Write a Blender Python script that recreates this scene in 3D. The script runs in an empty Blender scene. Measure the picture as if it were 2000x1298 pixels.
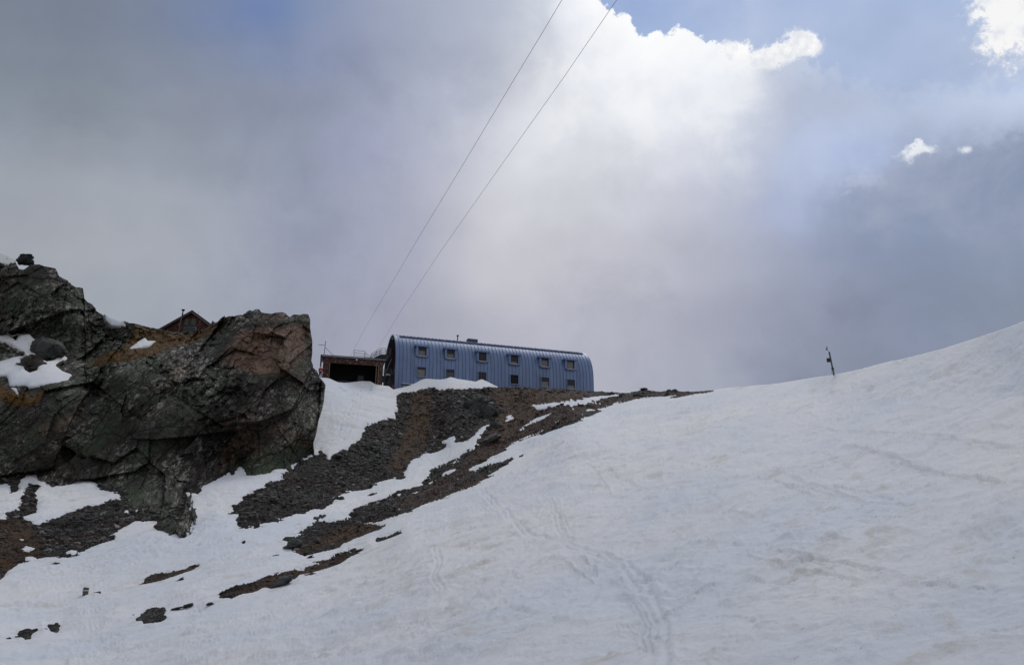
import bpy, math, random
import numpy as np
from mathutils import Vector, Matrix, Euler
R_ = math.radians
scene = bpy.context.scene
C = bpy.data.collections.new('scene'); scene.collection.children.link(C)

# ------------------------------------------------------------------ camera
F = 1550.0; TH = R_(18.0)
cam_d = bpy.data.cameras.new('camera'); cam_d.sensor_width = 36.0; cam_d.lens = F/2000*36
cam_d.clip_start = 0.1; cam_d.clip_end = 20000
cam = bpy.data.objects.new('camera', cam_d); C.objects.link(cam)
cam.location = (0, 0, 0); cam.rotation_euler = (R_(90)+TH, 0, 0)
scene.camera = cam
scene.view_settings.view_transform = 'Standard'
try: scene.view_settings.look = 'None'
except Exception: pass
scene.view_settings.exposure = 0.0; scene.view_settings.gamma = 1.0

def ray(u, v):
    cx = (np.asarray(u, float)-1000)/F; cy = (649-np.asarray(v, float))/F
    d = np.stack([cx+0*cy, math.cos(TH)-cy*math.sin(TH)+0*cx, math.sin(TH)+cy*math.cos(TH)+0*cx], -1)
    return d/np.hypot(d[..., 0], d[..., 1])[..., None]
def at(u, v, r): return ray(u, v)*np.asarray(r)[..., None]

# ------------------------------------------------------------------ node helper
class NT:
    def __init__(s, nt): s.nt = nt; s.n = nt.nodes; s.l = nt.links
    def set(s, node, i, v):
        if v is None: return
        if isinstance(v, bpy.types.NodeSocket): s.l.new(v, node.inputs[i])
        else: node.inputs[i].default_value = v
    def math(s, op, a, b=None, c=None, clamp=False):
        m = s.n.new('ShaderNodeMath'); m.operation = op; m.use_clamp = clamp
        s.set(m, 0, a); s.set(m, 1, b); s.set(m, 2, c); return m.outputs[0]
    def vmath(s, op, a, b=None):
        m = s.n.new('ShaderNodeVectorMath'); m.operation = op; s.set(m, 0, a); s.set(m, 1, b)
        return m.outputs['Value'] if op in ('DOT_PRODUCT', 'LENGTH') else m.outputs[0]
    def noise(s, vec, scale, detail=4, rough=0.5, dist=0.0, out=0, dim='3D'):
        m = s.n.new('ShaderNodeTexNoise'); m.noise_dimensions = dim; s.set(m, 'Vector', vec)
        m.inputs['Scale'].default_value = scale; m.inputs['Detail'].default_value = detail
        m.inputs['Roughness'].default_value = rough; m.inputs['Distortion'].default_value = dist
        return m.outputs[out]
    def ramp(s, fac, stops, interp='LINEAR', alpha=False):
        m = s.n.new('ShaderNodeValToRGB'); r = m.color_ramp; r.interpolation = interp
        while len(r.elements) < len(stops): r.elements.new(0.5)
        for e, (p, c) in zip(r.elements, sorted(stops)):
            e.position = p
        for e, (p, c) in zip(r.elements, sorted(stops)):
            if not hasattr(c, '__len__'): c = (c, c, c)
            e.color = tuple(c)+((1,) if len(c) == 3 else ())
        s.set(m, 0, fac); return m.outputs[1 if alpha else 0]
    def mix(s, fac, a, b, blend='MIX'):
        m = s.n.new('ShaderNodeMix'); m.data_type = 'RGBA'; m.blend_type = blend
        s.set(m, 0, fac); s.set(m, 6, a); s.set(m, 7, b); return m.outputs[2]
    def sstep(s, x, a, b):
        m = s.n.new('ShaderNodeMapRange'); m.interpolation_type = 'SMOOTHSTEP'
        s.set(m, 0, x); m.inputs[1].default_value = a; m.inputs[2].default_value = b
        return m.outputs[0]
    def rotscale(s, vec, rot, sc):       # rotate first, then stretch
        a = s.n.new('ShaderNodeMapping'); a.inputs['Rotation'].default_value = rot; s.set(a, 0, vec)
        b = s.n.new('ShaderNodeMapping'); b.inputs['Scale'].default_value = sc; s.l.new(a.outputs[0], b.inputs[0]); return b.outputs[0]
    def comb(s, x, y, z=0.0):
        m = s.n.new('ShaderNodeCombineXYZ'); s.set(m, 0, x); s.set(m, 1, y); s.set(m, 2, z); return m.outputs[0]
def lin(h):
    c = [int(h[i:i+2], 16)/255 for i in (0, 2, 4)]
    return tuple(x/12.92 if x <= .04045 else ((x+.055)/1.055)**2.4 for x in c)

# ------------------------------------------------------------------ sky (world)
SUN_EL = R_(56); SUN_AZ = R_(16)      # azimuth measured from +Y towards +X
world = bpy.data.worlds.new('World'); scene.world = world; world.use_nodes = True
W = NT(world.node_tree); W.n.clear()
tc = W.n.new('ShaderNodeTexCoord').outputs['Generated']
# world-fixed tangent-plane coordinates of the sky
dF = W.vmath('DOT_PRODUCT', tc, (0, math.cos(TH), math.sin(TH)))
dU = W.vmath('DOT_PRODUCT', tc, (0, -math.sin(TH), math.cos(TH)))
dR = W.vmath('DOT_PRODUCT', tc, (1, 0, 0))
dFc = W.math('MAXIMUM', dF, 0.12)
U0 = W.math('ADD', W.math('MULTIPLY', W.math('DIVIDE', dR, dFc), F), 1000)
V0 = W.math('SUBTRACT', 649, W.math('MULTIPLY', W.math('DIVIDE', dU, dFc), F))
warp = W.vmath('SUBTRACT', W.noise(tc, 3.6, 8, 0.58, out=1), (0.5, 0.5, 0.5))
sep = W.n.new('ShaderNodeSeparateXYZ'); W.l.new(warp, sep.inputs[0])
U = W.math('MULTIPLY_ADD', sep.outputs[0], 260, U0)
V = W.math('MULTIPLY_ADD', sep.outputs[1], 240, V0)
Un = W.math('MULTIPLY_ADD', U, 1/2400, 200/2400, clamp=True)
ROWS = {
 0:   [(0,'7b8390'),(200,'7e8694'),(350,'7f899f'),(440,'7a8aaa'),(505,'7285b0'),(580,'7f90ae'),(700,'939bb2'),(800,'a2a8bb'),(950,'b5bac7'),(1040,'c9ced6'),(1090,'efeff1'),(1200,'fafafb'),(1350,'e4e8ee'),(1500,'c3cddf'),(1700,'b6c3dc'),(2000,'b8c5dc')],
 100: [(0,'7f8792'),(200,'828a96'),(400,'858d9d'),(500,'818fae'),(700,'949bb1'),(900,'b0b5c3'),(1000,'c7cad2'),(1060,'dddee2'),(1110,'f3f3f4'),(1300,'fafafa'),(1420,'e8eaef'),(1500,'cdd3df'),(1600,'bcc5d8'),(1660,'b6c2d8'),(1750,'b6c2d8'),(2000,'c9d0de')],
 200: [(0,'868e97'),(200,'8a919b'),(400,'8a909e'),(600,'8c94a8'),(800,'a4a9bb'),(950,'c0c3ce'),(1000,'d0d1d7'),(1100,'e4e5e8'),(1250,'f0f0f2'),(1400,'dcdfe5'),(1480,'c3c8d5'),(1560,'b1b9cc'),(1700,'b4bed2'),(1850,'bcc7dc'),(2000,'c8d2e6')],
 300: [(0,'969da5'),(200,'979da7'),(400,'9097a2'),(600,'959bad'),(700,'9ea2b8'),(800,'a9adbe'),(900,'babcc8'),(1000,'d2d2d7'),(1100,'dedfe2'),(1300,'d8d9de'),(1450,'c0c4d1'),(1540,'b2bbd0'),(1620,'aebbd9'),(1720,'adb9d6'),(1800,'acb6cd'),(1900,'9ea8be'),(2000,'9da6bb')],
 400: [(0,'a0a4ab'),(200,'a5a9b0'),(400,'a0a5ad'),(600,'989db1'),(800,'a9abba'),(920,'c0c0c8'),(1000,'cecdd1'),(1100,'d4d4d7'),(1300,'c6c7cf'),(1450,'b0b4c6'),(1540,'a9b3cd'),(1620,'9fa8be'),(1750,'909ab1'),(1900,'8591aa'),(2000,'919aaf')],
 500: [(0,'a6a9af'),(200,'aaadb3'),(400,'a5a9b1'),(600,'999db0'),(800,'aaabb8'),(920,'c0bfc6'),(1000,'cbc9cd'),(1200,'c4c3c9'),(1400,'aeb0be'),(1600,'949cb1'),(1800,'8793a8'),(2000,'8b95a6')],
 600: [(0,'a1a6ac'),(200,'a6aab0'),(400,'a3a7b0'),(600,'9da0b0'),(800,'a7a7b4'),(1000,'bab9c1'),(1200,'b6b5bf'),(1400,'a5a7b5'),(1600,'9196a9'),(1800,'8790a3'),(2000,'8a92a2')],
 720: [(400,'9c9fac'),(600,'9c9fac'),(800,'a6a6b0'),(1000,'b2b1ba'),(1200,'b6b6bf'),(1400,'a5a8b4'),(1600,'898fa1'),(2000,'868ea0')],
}
keys = sorted(ROWS); col = None
for k in keys:
    st = [((u+200)/2400, lin(h)) for u, h in ROWS[k]]
    cr = W.ramp(Un, st, 'B_SPLINE')
    if col is None: col = cr
    else: col = W.mix(W.sstep(V, prev, k), col, cr)
    prev = k
# soft cloud texture (brightness only)
n1 = W.noise(tc, 9.0, 7, 0.55); n2 = W.noise(tc, 2.6, 3, 0.5)
tex = W.math('ADD', W.math('MULTIPLY_ADD', n1, 0.30, 0.85), W.math('MULTIPLY_ADD', n2, 0.10, -0.05))
cloud = W.vmath('MULTIPLY', W.vmath('MULTIPLY', col, (.975, .995, 1.035)), W.comb(tex, tex, tex))
# edge noise for the cumulus crowns
e1 = W.noise(tc, 16, 8, 0.62); e2 = W.noise(tc, 55, 5, 0.6)
e3 = W.math('MULTIPLY_ADD', W.noise(tc, 110, 6, 0.65), 2.4, -1.2)
en = W.math('ADD', W.math('MULTIPLY_ADD', e1, 84, -42), W.math('MULTIPLY_ADD', e2, 50, -25))
EDGE = [(1040,-120),(1120,-70),(1150,-20),(1180,0),(1205,18),(1225,28),(1240,66),(1258,82),(1285,62),(1300,70),(1320,60),(1350,64),(1380,72),(1420,82),(1452,96),(1466,108),(1480,106),(1500,102),(1530,106),(1600,118),(1660,140)]
En = W.math('MULTIPLY_ADD', U0, 1/700, -1000/700, clamp=True)
edge = W.math('MULTIPLY_ADD', W.ramp(En, [((u-1000)/700, (v+150)/500) for u, v in EDGE]), 500, -150)
dd = W.math('ADD', W.math('ADD', W.math('SUBTRACT', V0, edge), en), W.math('MULTIPLY', e3, 9))
soft = W.math('MAXIMUM', W.math('MULTIPLY_ADD', V0, 1/9, -105/9), 1.0)
ddc = W.math('DIVIDE', dd, soft)
cum = W.sstep(ddc, -4, 7)
# blue gap: soft veil to its right and bottom
veil = W.sstep(W.math('ADD', V0, W.math('MULTIPLY', en, 1.6)), 60, 330)
rightm = W.sstep(U0, 1430, 1500)
mask = W.math('MAXIMUM', cum, veil)
# thin haze in the blue, growing to the right
thin = W.math('MULTIPLY_ADD', W.sstep(U0, 1180, 1750), 0.6, W.math('MULTIPLY', n1, 0.34))
mask = W.math('MAXIMUM', mask, thin)
# crown brightening just inside the crisp edge
glow = W.math('MULTIPLY', W.math('MULTIPLY', cum, W.math('SUBTRACT', 1.0, W.sstep(dd, 8, 90))), W.math('MULTIPLY', W.math('SUBTRACT', 1.0, rightm), W.sstep(e1, .25, .6)))
def ell(cu, cv, ru, rv, rough=0.6):
    a = W.math('DIVIDE', W.math('SUBTRACT', U0, cu), ru); b = W.math('DIVIDE', W.math('SUBTRACT', V0, cv), rv)
    r = W.math('SQRT', W.math('ADD', W.math('MULTIPLY', a, a), W.math('MULTIPLY', b, b)))
    return W.math('ADD', r, W.math('ADD', W.math('MULTIPLY', en, rough/45), W.math('MULTIPLY', e3, rough)))
rc = W.math('SUBTRACT', 1.0, W.sstep(ell(1972, 15, 88, 126, 0.62), 0.56, 1.15))
mask = W.math('MAXIMUM', mask, rc)
puffs = None
for (cu, cv, ru, rv, st) in [(1802,292,22,8,.9),(1886,292,12,6,.85),(1690,352,34,16,.16)]:
    p = W.math('MULTIPLY', W.math('SUBTRACT', 1.0, W.sstep(ell(cu, cv, ru, rv, 0.8), 0.1, 1.6)), st)
    puffs = p if puffs is None else W.math('MAXIMUM', puffs, p)
bl = W.ramp(W.math('MULTIPLY_ADD', V0, 1/400, 0.1, clamp=True), [(0,lin('8299cc')),(.3,lin('94abd6')),(.8,lin('b2c3e0')),(1,lin('b8c6df'))])
cloud = W.mix(W.math('MULTIPLY', glow, 0.8), cloud, (1.0, 1.0, 1.0, 1))
# billows inside the bright bank
bil = W.sstep(W.noise(tc, 8.0, 9, .6, .35), .46, .64)
win = W.math('MULTIPLY', W.math('MULTIPLY', W.sstep(U0, 960, 1120), W.math('SUBTRACT', 1.0, W.sstep(U0, 1440, 1560))), W.math('SUBTRACT', 1.0, W.sstep(V0, 180, 460)))
cloud = W.mix(W.math('MULTIPLY', W.math('MULTIPLY', bil, win), .42), cloud, (.97, .975, .985, 1))
dk = W.sstep(W.noise(W.vmath('ADD', tc, (3., 1., 2.)), 6.0, 8, .6, .4), .50, .70)
cloud = W.mix(W.math('MULTIPLY', W.math('MULTIPLY', dk, W.sstep(V0, 40, 130)), .30), cloud, W.vmath('MULTIPLY', cloud, (.66, .68, .74)))
# white lobes at the right end of the cumulus
for (cu_, cv_, ru_, rv_) in [(1570,86,44,36),(1530,104,40,26),(1486,116,44,24),(1440,98,40,26)]:
    lb = W.math('SUBTRACT', 1.0, W.sstep(ell(cu_, cv_, ru_, rv_, 0.55), 0.55, 1.1))
    lb = W.math('MULTIPLY', lb, W.math('SUBTRACT', 1.0, W.sstep(W.math('ADD', V0, W.math('MULTIPLY', en, .5)), cv_+rv_*.35, cv_+rv_*1.3)))
    cloud = W.mix(lb, cloud, W.mix(W.sstep(e2, .35, .62), lin('e3e6ec')+(1,), lin('fcfcfc')+(1,))); mask = W.math('MAXIMUM', mask, lb)
# dark cloud bank rising to the lower right, lit along its rim
E2 = [(1400,560),(1480,480),(1560,420),(1640,385),(1700,342),(1760,308),(1800,290),(1850,304),(1890,290),(1950,270),(2000,252),(2200,230)]
edge2 = W.math('MULTIPLY_ADD', W.ramp(W.math('MULTIPLY_ADD', U0, 1/800, -1400/800, clamp=True), [((u-1400)/800, v/600) for u, v in E2]), 600, 0)
d2 = W.math('ADD', W.math('ADD', W.math('SUBTRACT', V0, edge2), W.math('MULTIPLY', en, 1.3)), W.math('MULTIPLY', e3, 8))
rs_ = W.sstep(U0, 1440, 1640)
sft = W.math('ADD', 1.0, W.math('MULTIPLY', W.math('SUBTRACT', 1.0, W.sstep(U0, 1560, 1760)), 3.0))
d2s = W.math('DIVIDE', d2, sft)
dark = W.math('MULTIPLY', W.math('MULTIPLY', W.sstep(d2s, -10, 34), rs_), W.math('SUBTRACT', 1.0, W.sstep(V0, 400, 560)))
above = W.math('MULTIPLY', W.math('MULTIPLY', W.math('SUBTRACT', 1.0, W.sstep(d2s, -40, 10)), W.sstep(U0, 1480, 1600)), W.sstep(V0, 170, 290))
cloud = W.mix(W.math('MULTIPLY', W.math('MULTIPLY', above, W.sstep(n1, .35, .65)), .7), cloud, lin('bdc9e3')+(1,))
cloud = W.mix(W.math('MULTIPLY', dark, .75), cloud, W.mix(W.sstep(W.noise(tc, 5.5, 8, .6, .5), .38, .62), lin('8593ae')+(1,), lin('a0aabf')+(1,)))
rimw = W.math('MULTIPLY', W.sstep(d2, -6, 3), W.math('SUBTRACT', 1.0, W.sstep(d2, 4, 26)))
rimp = W.math('MULTIPLY', W.sstep(W.noise(tc, 17, 4, .5), .50, .62), W.math('MULTIPLY', W.sstep(U0, 1620, 1740), W.math('SUBTRACT', 1.0, W.sstep(U0, 1900, 1990))))
cloud = W.mix(W.math('MULTIPLY', rimw, rimp), cloud, lin('e9edf3')+(1,))
cloud = W.mix(rc, cloud, W.mix(W.sstep(W.noise(tc, 20, 6, .6), .38, .58), lin('ccd4e3')+(1,), lin('f6f6f6')+(1,)))
cloud = W.mix(puffs, cloud, lin('e6ebf2')+(1,))
# parts of the sky far outside the framed part: even grey cloud
inside = W.sstep(dF, 0.15, 0.55)
cloud = W.mix(W.math('SUBTRACT', 1.0, inside), cloud, (0.46, 0.475, 0.52, 1))
mask = W.math('MAXIMUM', mask, W.math('SUBTRACT', 1.0, inside))
sky = W.n.new('ShaderNodeTexSky'); sky.sky_type = 'NISHITA'; sky.sun_disc = False
sky.sun_elevation = SUN_EL; sky.sun_rotation = SUN_AZ; sky.altitude = 2800
sky.air_density = 1.0; sky.dust_density = 0.6; sky.ozone_density = 1.5
bgs = W.n.new('ShaderNodeBackground'); W.l.new(sky.outputs[0], bgs.inputs[0]); bgs.inputs[1].default_value = 0.15
bgc = W.n.new('ShaderNodeBackground'); W.l.new(cloud, bgc.inputs[0]); bgc.inputs[1].default_value = 1.0
mx = W.n.new('ShaderNodeMixShader'); W.l.new(mask, mx.inputs[0]); W.l.new(bgs.outputs[0], mx.inputs[1]); W.l.new(bgc.outputs[0], mx.inputs[2])
wo = W.n.new('ShaderNodeOutputWorld'); W.l.new(mx.outputs[0], wo.inputs[0])
world.cycles.sampling_method = 'MANUAL'; world.cycles.sample_map_resolution = 512

# ------------------------------------------------------------------ sun behind thin cloud
sl = bpy.data.lights.new('sun', 'SUN'); sl.energy = 1.1; sl.angle = R_(18); sl.color = (1, .95, .88)
so = bpy.data.objects.new('sun', sl); C.objects.link(so)
sd = Vector((math.sin(SUN_AZ)*math.cos(SUN_EL), math.cos(SUN_AZ)*math.cos(SUN_EL), math.sin(SUN_EL)))
so.rotation_euler = sd.to_track_quat('Z', 'Y').to_euler()

# ------------------------------------------------------------------ numpy noise
def h01(ix, iy, iz, seed):
    h = (ix.astype(np.int64)*374761393 + iy.astype(np.int64)*668265263 + iz.astype(np.int64)*2147483647 + seed*1274126177) & 0xFFFFFFFF
    h = ((h ^ (h >> 13))*1274126177) & 0xFFFFFFFF
    h = ((h ^ (h >> 16))*2246822519) & 0xFFFFFFFF
    h ^= h >> 15
    return (h & 0xFFFFFF)/float(0x1000000)
def vnoise(P, seed=0):
    i = np.floor(P).astype(np.int64); f = P-i; f = f*f*f*(f*(f*6-15)+10); r = 0
    for a in (0, 1):
        wa = f[:, 0] if a else 1-f[:, 0]
        for b in (0, 1):
            wb = f[:, 1] if b else 1-f[:, 1]
            for c in (0, 1):
                wc = f[:, 2] if c else 1-f[:, 2]
                r = r + wa*wb*wc*h01(i[:, 0]+a, i[:, 1]+b, i[:, 2]+c, seed)
    return r*2-1
def fbm(P, scale, octv=4, rough=0.5, seed=0):
    r = 0; a = 1; s = 0; Q = P/scale
    for k in range(octv):
        r = r + a*vnoise(Q+17.3*k, seed+k); s += a; a *= rough; Q = Q*2.03
    return r/s
def facet(P, scale, seed, tilt=1.0, step=0.5, crack=0.0):
    """angular blocks: per-cell tilted planes. returns displacement in units of 'scale'"""
    Q = P/scale; i = np.floor(Q).astype(np.int64)
    best = np.full(len(P), 9e9); sec = np.full(len(P), 9e9); out = np.zeros(len(P))
    for a in (-1, 0, 1):
        for b in (-1, 0, 1):
            for c in (-1, 0, 1):
                X, Y, Z = i[:, 0]+a, i[:, 1]+b, i[:, 2]+c
                fx = X+.5+.45*(2*h01(X, Y, Z, seed)-1); fy = Y+.5+.45*(2*h01(X, Y, Z, seed+1)-1); fz = Z+.5+.45*(2*h01(X, Y, Z, seed+2)-1)
                dx, dy, dz = Q[:, 0]-fx, Q[:, 1]-fy, Q[:, 2]-fz
                d = dx*dx+dy*dy+dz*dz; m = d < best
                sec = np.where(m, best, np.minimum(sec, d))
                gx = h01(X, Y, Z, seed+3)*2-1; gy = h01(X, Y, Z, seed+4)*2-1; gz = h01(X, Y, Z, seed+5)*2-1; st = h01(X, Y, Z, seed+6)*2-1
                out = np.where(m, tilt*(dx*gx+dy*gy+dz*gz)+step*st, out); best = np.where(m, d, best)
    if crack: out = out-crack*np.clip(1-(np.sqrt(sec)-np.sqrt(best))/0.10, 0, 1)
    return out
def polysd(u, v, poly):
    """signed distance, positive inside, in photograph units"""
    p = np.array(poly, float); q = np.roll(p, -1, 0)
    d = np.full(u.shape, 1e18); ins = np.zeros(u.shape, bool)
    for (x0, y0), (x1, y1) in zip(p, q):
        ex, ey = x1-x0, y1-y0; wx, wy = u-x0, v-y0
        t = np.clip((wx*ex+wy*ey)/(ex*ex+ey*ey+1e-9), 0, 1)
        d = np.minimum(d, (wx-t*ex)**2+(wy-t*ey)**2)
        c = ((y0 <= v) & (y1 > v)) | ((y1 <= v) & (y0 > v))
        if y1 != y0: ins ^= c & (u < x0+(v-y0)*ex/(y1-y0))
    d = np.sqrt(d); return np.where(ins, d, -d)
def tps(pts):
    p = np.array(pts, float); X = p[:, :2]/1000; n = len(p)
    K = np.hypot(X[:, None, 0]-X[None, :, 0], X[:, None, 1]-X[None, :, 1]); K = K*K*np.log(K+1e-9)+np.eye(n)*2e-4
    A = np.zeros((n+3, n+3)); A[:n, :n] = K; A[:n, n] = 1; A[:n, n+1:] = X; A[n, :n] = 1; A[n+1:, :n] = X.T
    w = np.linalg.solve(A, np.r_[np.log(p[:, 2]), 0, 0, 0])
    def f(u, v):
        u = np.asarray(u, float)/1000; v = np.asarray(v, float)/1000; r = w[n]+w[n+1]*u+w[n+2]*v
        for k in range(n):
            d = (u-X[k, 0])**2+(v-X[k, 1])**2; r = r+w[k]*0.5*d*np.log(d+1e-12)
        return np.exp(r)
    return f

# ------------------------------------------------------------------ mesh helpers
def grid_mesh(name, P, mat, smooth=True, keep=None, attrs=None):
    ni, nj = P.shape[:2]; idx = np.arange(ni*nj).reshape(ni, nj)
    q = np.stack([idx[:-1, :-1], idx[1:, :-1], idx[1:, 1:], idx[:-1, 1:]], -1).reshape(-1, 4)
    if keep is not None:
        k = keep.reshape(-1); q = q[k[q].any(1)]
    used = np.unique(q); rm = np.full(ni*nj, -1); rm[used] = np.arange(len(used)); q = rm[q]
    V = P.reshape(-1, 3)[used]
    me = bpy.data.meshes.new(name); me.vertices.add(len(V)); me.vertices.foreach_set('co', V.astype(np.float32).ravel())
    me.loops.add(len(q)*4); me.loops.foreach_set('vertex_index', q.astype(np.int32).ravel())
    me.polygons.add(len(q)); me.polygons.foreach_set('loop_start', np.arange(0, len(q)*4, 4, dtype=np.int32))
    me.polygons.foreach_set('loop_total', np.full(len(q), 4, np.int32))
    me.polygons.foreach_set('use_smooth', np.full(len(q), smooth))
    for nm, a in (attrs or {}).items():
        at_ = me.attributes.new(nm, 'FLOAT', 'POINT'); at_.data.foreach_set('value', a.reshape(-1)[used].astype(np.float32))
    me.update(calc_edges=True); me.materials.append(mat)
    o = bpy.data.objects.new(name, me); C.objects.link(o); return o
class MB:
    def __init__(s): s.v = []; s.f = []; s.a = []
    def add(s, vs, fs, a=0.0):
        b = len(s.v); s.v += [tuple(float(c) for c in x) for x in vs]; s.f += [tuple(i+b for i in f) for f in fs]; s.a += [a]*len(vs); return s
    def box(s, x0, x1, y0, y1, z0, z1):
        return s.hexa([(x0,y0,z0),(x1,y0,z0),(x1,y1,z0),(x0,y1,z0),(x0,y0,z1),(x1,y0,z1),(x1,y1,z1),(x0,y1,z1)])
    def hexa(s, v):
        return s.add(v, [(0,3,2,1),(4,5,6,7),(0,1,5,4),(1,2,6,5),(2,3,7,6),(3,0,4,7)])
    def tube(s, pts, r, n=8, r2=None):
        pts = [Vector(p) for p in pts]; rings = []; m = len(pts)
        for i, p in enumerate(pts):
            t = (pts[min(i+1, m-1)]-pts[max(i-1, 0)]).normalized()
            a = t.orthogonal().normalized() if abs(t.z) > .95 else t.cross(Vector((0, 0, 1))).normalized()
            b = t.cross(a); rr = r if r2 is None else r+(r2-r)*i/(m-1)
            rings.append([p+a*math.cos(2*math.pi*k/n)*rr+b*math.sin(2*math.pi*k/n)*rr for k in range(n)])
        vs = [p for g in rings for p in g]; fs = []
        for i in range(m-1):
            for k in range(n): fs.append((i*n+k, i*n+(k+1) % n, (i+1)*n+(k+1) % n, (i+1)*n+k))
        fs += [tuple(range(n))[::-1], tuple((m-1)*n+k for k in range(n))]
        return s.add(vs, fs)
    def prism(s, poly, fn):           # polygon (a,b) -> fn(a,b,0) / fn(a,b,1)
        n = len(poly); vs = [fn(a, b, 0) for a, b in poly]+[fn(a, b, 1) for a, b in poly]
        return s.add(vs, [tuple(range(n))[::-1], tuple(range(n, 2*n))]+[(i, (i+1) % n, n+(i+1) % n, n+i) for i in range(n)])
    def build(s, name, mat, parent=None, smooth=False, bevel=0, attr=None):
        me = bpy.data.meshes.new(name); me.from_pydata(s.v, [], s.f)
        if attr:
            a = me.attributes.new(attr, 'FLOAT', 'POINT'); a.data.foreach_set('value', np.array(s.a, np.float32))
        me.update(); me.materials.append(mat)
        if smooth: me.polygons.foreach_set('use_smooth', [True]*len(me.polygons))
        o = bpy.data.objects.new(name, me); C.objects.link(o); o.parent = parent
        if bevel:
            m = o.modifiers.new('bevel', 'BEVEL'); m.width = bevel; m.segments = 2; m.limit_method = 'ANGLE'
        return o
def tag(o, label, cat, group=None):
    o['label'] = label; o['category'] = cat
    if group: o['group'] = group
    return o
def thing(name, label, cat, loc=(0, 0, 0), rz=0, group=None):
    o = bpy.data.objects.new(name, None); C.objects.link(o); o.location = tuple(float(c) for c in loc); o.rotation_euler = (0, 0, rz)
    o.empty_display_size = .3
    return tag(o, label, cat, group)

# ------------------------------------------------------------------ materials
def mat(name):
    m = bpy.data.materials.new(name); m.use_nodes = True; t = NT(m.node_tree)
    b = t.n['Principled BSDF']; return m, t, b
def simple(name, c, rough=0.6, metal=0.0, var=0.25, scale=3.0, bump=0.0):
    m, t, b = mat(name); oc = t.n.new('ShaderNodeTexCoord').outputs['Object']
    n = t.noise(oc, scale, 5, .6)
    k = t.math('MULTIPLY_ADD', n, var*2, 1-var)
    t.l.new(t.vmath('MULTIPLY', (c[0], c[1], c[2]), t.comb(k, k, k)), b.inputs['Base Color'])
    b.inputs['Roughness'].default_value = rough; b.inputs['Metallic'].default_value = metal
    if bump:
        bp = t.n.new('ShaderNodeBump'); bp.inputs['Strength'].default_value = bump; t.l.new(n, bp.inputs['Height']); t.l.new(bp.outputs[0], b.inputs['Normal'])
    return m
def attr(t, name):
    a = t.n.new('ShaderNodeAttribute'); a.attribute_name = name; return a.outputs['Fac']

def rock_mat(name, dark, green, brown, grass, lich, lich_amt, ydep=.45):
    m, t, b = mat(name); g = t.n.new('ShaderNodeNewGeometry').outputs['Position']
    gj = g if ydep > .3 else t.rotscale(t.rotscale(g, (0, 0, R_(-24)), (1, 1, 1)), (R_(-13), 0, 0), (1, 1, 1))
    s = t.rotscale(gj, (0, R_(40), 0), (0.7, ydep, 1.2))
    def vor(v, sc_, feat='DISTANCE_TO_EDGE'):
        m_ = t.n.new('ShaderNodeTexVoronoi'); m_.feature = feat; m_.inputs['Scale'].default_value = sc_; t.l.new(v, m_.inputs['Vector']); return m_
    sw = t.vmath('ADD', s, t.vmath('MULTIPLY', t.noise(s, 1.4, 4, .6, out=1), (.5, .5, .5)))
    a = t.noise(s, 0.16, 6, .62, .4); c = t.mix(t.math('MAXIMUM', t.sstep(a, .40, .60), attr(t, 'green')), dark+(1,), green+(1,))
    a2 = t.noise(s, 0.23, 6, .65, .3, out=0); a2b = t.vmath('ADD', s, (31., 7., 3.))
    br = t.sstep(t.noise(a2b, 0.2, 7, .68, .5), .53, .69); c = t.mix(t.math('MULTIPLY', t.math('MAXIMUM', t.math('MULTIPLY', br, .75), attr(t, 'brown')), t.math('MULTIPLY_ADD', t.noise(g, .8, 5, .65), .9, .45), clamp=True), c, brown+(1,))
    # lichen-light flakes: fine speckle gathered in patches
    pa = t.sstep(t.noise(t.vmath('ADD', s, (5., 60., 9.)), 0.22, 5, .6), .42, .62)
    fl = t.sstep(t.noise(s, 2.6, 6, .78, .6), .50, .60); fl2 = t.sstep(t.noise(s, 8.5, 3, .7), .58, .68)
    c = t.mix(t.math('MULTIPLY', t.math('MULTIPLY', t.math('MAXIMUM', fl, fl2), pa), lich_amt), c, lich+(1,))
    # thin cracks
    cr = t.math('MULTIPLY', t.sstep(vor(sw, .32).outputs['Distance'], 0.0, .035), t.math('MULTIPLY_ADD', t.sstep(vor(sw, 1.15).outputs['Distance'], 0.0, .06), .6, .4))
    cell = vor(sw, .7, 'F1').outputs['Color']; cs_ = t.n.new('ShaderNodeSeparateXYZ'); t.l.new(cell, cs_.inputs[0])
    k = t.math('MULTIPLY', t.math('MULTIPLY_ADD', cr, .6, .4), t.math('MULTIPLY_ADD', cs_.outputs[0], .5, .8)); c = t.vmath('MULTIPLY', c, t.comb(k, k, k))
    fine = t.math('MULTIPLY_ADD', t.noise(g, 5.0, 6, .7), 1.3, .35); c = t.vmath('MULTIPLY', c, t.comb(fine, fine, fine))
    gn = t.math('MULTIPLY', attr(t, 'grass'), t.sstep(t.noise(g, .9, 7, .75), .35, .52))
    gc = t.mix(t.noise(g, 2.2, 5, .7), tuple(x*.35 for x in grass)+(1,), tuple(x*1.7 for x in grass)+(1,))
    c = t.mix(gn, c, gc); t.l.new(c, b.inputs['Base Color'])
    b.inputs['Roughness'].default_value = .85; b.inputs['Specular IOR Level'].default_value = .25
    bp = t.n.new('ShaderNodeBump'); bp.inputs['Strength'].default_value = 1.0; bp.inputs['Distance'].default_value = .35
    hh = t.math('ADD', t.noise(s, 1.6, 8, .72, .3), t.math('MULTIPLY_ADD', cr, .35, t.math('MULTIPLY', cs_.outputs[1], .25))); t.l.new(hh, bp.inputs['Height']); t.l.new(bp.outputs[0], b.inputs['Normal'])
    return m
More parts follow.
